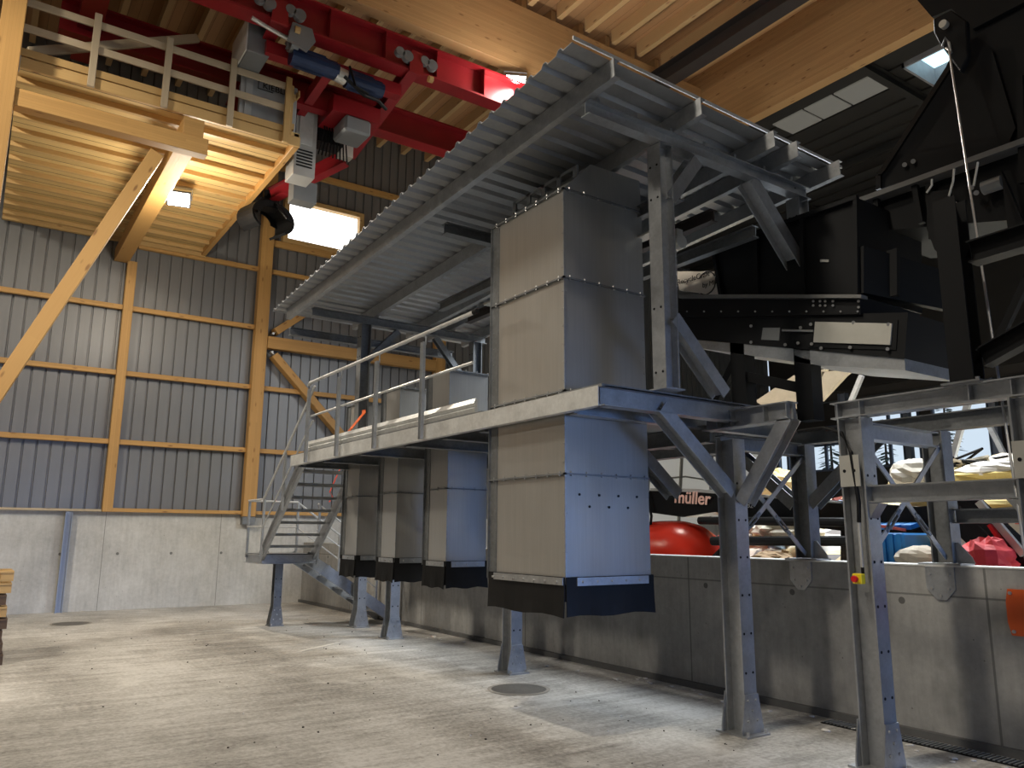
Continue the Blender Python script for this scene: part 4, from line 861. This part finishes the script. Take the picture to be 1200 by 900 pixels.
for k in range(420):
    x = rr.uniform(8.4, 11); y = rr.uniform(1.2, 8.6); z = 1.2+1.15*min(1, max(0, x-8.6)/2.2)+.22*math.sin(x*1.3+y)+.2*math.sin(y*1.7)-(max(0, y-6)*.25)
    m.mat = rr.randrange(len(WM)); s = rr.uniform(.05, .2); a = rr.uniform(0, 3.14); d = V((math.cos(a), math.sin(a), rr.uniform(-.4, .4)))
    if k % 3: m.bar(V((x, y, z+.06))-d*s, V((x, y, z+.06))+d*s, s*rr.uniform(.5, 1.3), rr.uniform(.01, .05), (rr.uniform(-.4, .4), rr.uniform(-.4, .4), 1))
    else: m.ball((x, y, z+.05), s*.7, 7, 5, (1, 1.2, .6), .3)
o = m.build('waste_scraps', WM); stuff(o); tag(o, 'litter of scraps, bags and packaging lying over the waste heap', 'waste')
def crumple(name, label, cat, c, r, sc, mat, seed=1, jit=.16):
    random.seed(seed); m = MB(); m.ball(c, r, 16, 11, sc, jit); return tag(m.build(name, mat, smooth=False), label, cat)
bl = thing('plastic_crate', 'blue ribbed plastic crate lying in the waste behind the frame post', 'crate', at(1045, 640, X=7.75))
c = at(1046, 640, X=7.6); m = MB(); m.box(c+V((0, -.12, -.3)), c+V((.5, .35, .13))); m.build('body', plain('crate_blue', (.02, .19, .52), .45), bl, bevel=.02); m = MB()
for i in range(6): m.box(c+V((-.025, -.1+i*.08, -.3)), c+V((0, -.06+i*.08, .12)))
m.build('rib', plain('crate_blue', (.02, .19, .52)), bl)
c = at(1050, 618, X=8.3); m = MB()
for i in range(4): m.bar(c+V((0, .28-i*.13, 0)), c+V((.6, .30-i*.13, .1)), .11, .05)
m.mat = 1; m.bar(c+V((-.02, .2, .02)), c+V((-.02, -.12, -.03)), .01, .03); tag(m.build('blue_tray', [plain('crate_blue', (.02, .19, .52)), TEXTR]), 'blue slatted tray with a red stripe above the black pipe', 'tray')
crumple('beige_sack', 'beige bulging sack lying on the pit edge beside the wall frame post', 'sack', at(1080, 655, X=7.6), .25, (1, .9, .5), plain('sack_beige', (.46, .40, .31), .8), 2, .08)
crumple('red_net_bag', 'red net bag behind the black lift arms', 'bag', at(1158, 656, X=7.55), .24, (1, .9, .8), plain('net_red', (.62, .03, .035), .7), 3)
crumple('yellow_bag', 'yellow plastic bag beside the lift arm', 'bag', at(1128, 630, X=8.2), .17, (1, 1.1, .6), plain('bag_yellow', (.72, .45, .05), .5), 4)
crumple('grey_bag', 'grey crumpled bag above the red net bag', 'bag', at(1142, 642, X=8.0), .17, (1, 1.2, .7), plain('bag_grey', (.40, .38, .38), .6), 5)
crumple('white_sack', 'whitish sack on top of the heap behind the tie rods', 'sack', at(1074, 558, X=10.2), .36, (1, .9, .62), plain('sack_white', (.58, .53, .44), .75), 6, .1)
crumple('yellow_foam_block', 'yellowish foam lump on the heap under the blue window', 'foam', at(1165, 560, X=10.4), .5, (1, 1.2, .32), plain('foam_yellow', (.68, .52, .18), .8), 7, .1)
crumple('white_sheet', 'white crumpled plastic sheet lying over the yellow foam', 'sheet', at(1168, 553, X=10.3), .42, (1, 1.1, .30), plain('sheet_white', (.72, .68, .62), .6), 8, .1)
crumple('cardboard_lump', 'torn cardboard lump under the black boom beside the platform post', 'cardboard', at(905, 655, X=7.9), .2, (1, 1.3, .45), plain('cardboard', (.36, .24, .13), .85), 9)
crumple('cream_foam', 'cream foam chunk showing between the platform brace and the boom', 'foam', at(905, 570, X=11), .45, (1, 1.2, .6), plain('foam_cream', (.72, .58, .30), .8), 10)
crumple('pale_rag', 'pale rag heaped between the two black pipes', 'rag', at(925, 622, X=9.2), .34, (1, 1.5, .5), plain('rag', (.64, .57, .45), .8), 12)
bg = thing('big_bag', 'big white woven bag with red letters behind the frame post', 'bag', at(1180, 600, X=8.6))
q = px([(1148, 590), (1215, 592), (1222, 650), (1160, 650)], 8.6); m = MB(); m.prism(q, (.7, 0, 0)); m.build('body', plain('woven_white', (.72, .68, .62), .7), bg, bevel=.04)
c = at(1178, 603, X=8.58); text('lettering', 'ron', .30, c, (0, -1, -.02), (0, 0, 1), TEXTR, bg, .003, .004)
m = MB(); m.ball(at(1172, 590, X=8.8), .3, 12, 7, (1, 1.2, .25), .1); m.build('flap', plain('foam_yellow', (.68, .52, .18)), bg)
m = MB(); rr = random.Random(3); c = at(1128, 552, X=11)
for k in range(26): a = c+V((rr.uniform(-.3, .3), rr.uniform(-.4, .4), rr.uniform(-.15, .15))); m.tube([a, a+V((rr.uniform(-.2, .2), rr.uniform(-.3, .3), rr.uniform(-.12, .15))), a+V((rr.uniform(-.2, .2), rr.uniform(-.4, .4), rr.uniform(-.1, .1)))], .018, 5)
tag(m.build('tangled_cable', RUBBER), 'black tangle of cable on the heap beneath the window', 'cable')
# lattice struts of the far hall
for i, (a, b, X) in enumerate((((985, 500), (1010, 440), 12.), ((1112, 552), (1135, 470), 11.), ((1160, 500), (1183, 545), 13.))):
    o = MB().bar(at(*a, X=X), at(*b, X=X), .07, .07, (1, 0, 0)).build('hall_strut', GALV); tag(o, ('sloping galvanised strut behind the frame top beam', 'sloping galvanised strut crossing the window behind the wall post', 'sloping strut by the blue window frame')[i], 'strut')
for i, (x, X) in enumerate(((995, 20), (1068, 22), (1172, 21))):
    p = at(x, 560, X=X); o = MB().ibeam((X, p.y, 0), (X, p.y, 5.6), .22, .2, .014, .01, (0, 1, 0)).build('hall_column', galv('bluish_column', (.16, .19, .25), .4, .5, .1)); tag(o, ('steel hall column showing between boom and frame beam', 'steel hall column between the two far windows', 'bluish steel hall column beside the far window')[i], 'column')
o = MB().ibeam((21, -6, 5.75), (21, 18.8, 5.75), .3, .2).build('hall_beam', DARKROOF); tag(o, 'dark hall beam above the far windows, carried by the bluish columns', 'beam')
# leaning timber panels seen under the feeder
for i, (q, lab) in enumerate((([(885, 470), (930, 440), (968, 432), (945, 478), (900, 480)], 'pale sloping conveyor cover seen under the feeder tray'), ([(962, 470), (963, 436), (1000, 432), (990, 440)], 'pale triangular conveyor cover behind the feeder leg'))):
    tag(MB().prism(px(q, 11.), (.08, 0, 0)).build('conveyor_cover', plain('cream_cover', (.50, .43, .31), .6)), lab, 'cover')
# ================================================================== small things on the floor
for (x, y, lab) in ((5.09, 7.31, 'round iron manhole cover set in the floor before the platform post'), (1.71, 16.6, 'round iron manhole cover near the pale concrete wall')):
    t = thing('manhole_cover', lab, 'manhole cover', (x, y, 0)); m = MB(); m.cyl((x, y, -.01), (x, y, .006), .30, 32); m.build('lid', IRON, t)
    m = MB()
    for i in range(32): a, b = 2*math.pi*i/32, 2*math.pi*(i+1)/32; m.add([(x+r*math.cos(q), y+r*math.sin(q), .007) for r, q in ((.30, a), (.34, a), (.34, b), (.30, b))], [(0, 1, 2, 3)])
    m.build('rim', plain('rim_concrete', (.3, .28, .25), .8), t)
m = MB(); m.box((6.50, -1, .001), (6.70, 4.6, .008)); m.mat = 1; y = -1
while y < 4.6: m.box((6.52, y, .008), (6.68, y+.018, .014)); y += .036
tag(m.build('drain_grate', [RUBBER, GALV]), 'slotted drain grate in the floor along the grey pit wall', 'drain')
pal = None
for k in range(8):
    z = k*.145; w = [DARKWOOD, DARKWOOD, DARKWOOD, DARKWOOD, PINE, DARKWOOD, PINE, PINE][k] if k < 6 else PINE
    xo = .53-.02*(k % 3)+(.03 if k == 7 else 0)
    lab = ('lowest dark pallet of the stack at the frame edge', 'dark pallet second from the floor', 'dark pallet third from the floor', 'dark pallet just below a paler one', 'paler pallet in the middle of the stack', 'dark pallet below the two new ones', 'new pale pallet under the topmost', 'topmost pale new pallet of the stack')[k]
    t = thing('pallet', lab, 'pallet', (0, 12.4, z), 'pallets in the stack beside the concrete wall')
    for i in range(3): m = MB(); m.box((xo-1.2, 12.0+i*.36, z), (xo, 12.1+i*.36, z+.022)); m.build('bottom_board', w, t)
    for i in range(3):
        for q in (0, .53, 1.06): MB().box((xo-.14-q, 12.0+i*.36, z+.022), (xo-q, 12.1+i*.36, z+.10)).build('block', w, t)
    for i in range(5): m = MB(); m.box((xo-1.2, 11.99+i*.18, z+.10), (xo, 12.09+i*.18, z+.124)); m.build('deck_board', w, t)
rr = random.Random(8); m = MB()
for k in range(160):
    a = rr.random(); x = rr.uniform(1.2, 5.6); y = rr.uniform(5, 16) if k < 110 else rr.uniform(3.2, 7); s = rr.uniform(.004, .012); m.mat = rr.choice((0, 0, 0, 1)); m.ball((x, y, s*.4), s, 6, 4, (1, 1, .6), .3)
for k in range(60): m.mat = 1; x = rr.uniform(6.2, 6.7); y = rr.uniform(3, 13); s = rr.uniform(.008, .03); m.ball((x, y, s*.3), s, 6, 4, (1, 1.5, .4), .3)
o = m.build('floor_debris', [plain('grit', (.06, .05, .04), .9), plain('paper_bits', (.62, .60, .56), .8)]); stuff(o); tag(o, 'scattered grit and white scraps on the concrete floor', 'debris')
m = MB(); m.prism([(4.0, 11.2, .002), (4.05, 11.16, .002), (4.9, 11.75, .002), (4.85, 11.8, .002)], (0, 0, .004)); tag(m.build('paper_strip', plain('paper_bits', (.6, .6, .6))), 'long white paper strip lying on the floor before the landing', 'paper')
x, y = 4.58, 6.63; m = MB(); m.cyl((x, y, 0), (x, y, .003), .055, 18); m.mat = 1; m.cyl((x, y, .003), (x, y, .004), .02, 10); tag(m.build('floor_marker', [plain('paper_bits', (.6, .6, .6)), IRON]), 'small white ring mark on the floor in front of the manhole', 'marker')
# ================================================================== lights
def lamp(name, typ, loc, energy, col, size=.3, aim=None, blend=.6, ang=120, parent=None, spread=None):
    l = bpy.data.lights.new(name, typ); l.energy = energy; l.color = col
    if typ == 'AREA': l.shape = 'RECTANGLE'; l.size = size if isinstance(size, (int, float)) else size[0]; l.size_y = size if isinstance(size, (int, float)) else size[1]
    if spread: l.spread = math.radians(spread)
    if typ == 'SPOT': l.spot_size = math.radians(ang); l.spot_blend = blend; l.shadow_soft_size = size
    elif typ == 'POINT': l.shadow_soft_size = size
    o = bpy.data.objects.new(name, l); C.objects.link(o)
    if parent is not None: o.parent = parent; o.location = V(loc)-WL[parent.name]
    else: o.location = loc
    if aim is not None: o.rotation_mode = 'QUATERNION'; o.rotation_quaternion = (V(aim)-V(loc)).to_track_quat('-Z', 'Y')
    return o
WARM = (1, .90, .74); NEUT = (1, .94, .85)
L1 = V((2.58, 15.0, 7.80)); f1 = floodlight('floodlight', L1, (-.15, -.7, -.55), 'floodlight glaring under the timber gallery beside the gallery beam')
L2 = at(604, 97, Y=11.45); f2 = floodlight('floodlight', L2, (-.35, -.7, -.6), 'floodlight glaring at the girder end above the canopy edge')
lamp('floodlight_beam', 'SPOT', L1+V((-.03, -.12, -.1)), 900, WARM, .12, (1.5, 8, 0), ang=150)
lamp('added_fill_light', 'POINT', L1+V((0, -.6, -.95)), 210, WARM, .2)  # added point light, hung well below the lens to fill the soffit
lamp('added_fill_light', 'POINT', L2+V((-.25, -.6, -.5)), 110, NEUT, .15)  # added point light, off the lens, brightening the roof beam and girder
lamp('floodlight_beam', 'SPOT', L2+V((-.06, -.12, -.1)), 900, NEUT, .12, (4, 4, 0), ang=150)
for i, (x, y, z, e, aim, ang) in enumerate(((-5, 8, 10.0, 2700, (2.5, 18, -1), 84), (.3, 4.2, 10.2, 1900, (2.6, 8, 0), 100), (-2.5, -2, 10.5, 300, (1, 4, 0), 90), (-5, 4.5, 9.8, 1500, (4.1, 6.6, 3.9), 40))):  # the last, narrow one is added out of view to brighten the tall chute
    f = floodlight('floodlight', (x, y, z), V(aim)-V((x, y, z)), ('hall floodlight shining across towards the clad wall', 'hall floodlight shining across towards the chutes', 'hall floodlight high over the open floor', 'unseen narrow floodlight added to brighten the tall chute')[i], .5); m = MB(); m.cyl((x, y, z+.2), (x, y, ZJ+.32), .02, 8); m.build('drop_rod', GALV, f)
    d = (V(aim)-V((x, y, z))).normalized(); lamp('floodlight_beam', 'SPOT', V((x, y, z))+d*.12, e, WARM, .35, aim, ang=ang)
# daylight through the gate behind the pit frame
lamp('gate_daylight', 'AREA', (7.5, -7.6, .95), 120, (.20, .42, 1.), (8, 1.7), (6, 4, -.6), spread=44)
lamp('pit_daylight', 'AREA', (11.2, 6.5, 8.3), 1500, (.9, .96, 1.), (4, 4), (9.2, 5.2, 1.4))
w = bpy.data.worlds.new('world'); bpy.context.scene.world = w; w.use_nodes = True
bg = w.node_tree.nodes['Background']; bg.inputs[0].default_value = (.72, .86, 1., 1); bg.inputs[1].default_value = .9
sc = bpy.context.scene
sc.view_settings.view_transform = 'Standard'; sc.view_settings.look = 'None'; sc.view_settings.gamma = 1; sc.view_settings.use_curve_mapping = False; sc.view_settings.exposure = 0
sc.cycles.max_bounces = 6; sc.cycles.diffuse_bounces = 4; sc.cycles.sample_clamp_indirect = 6
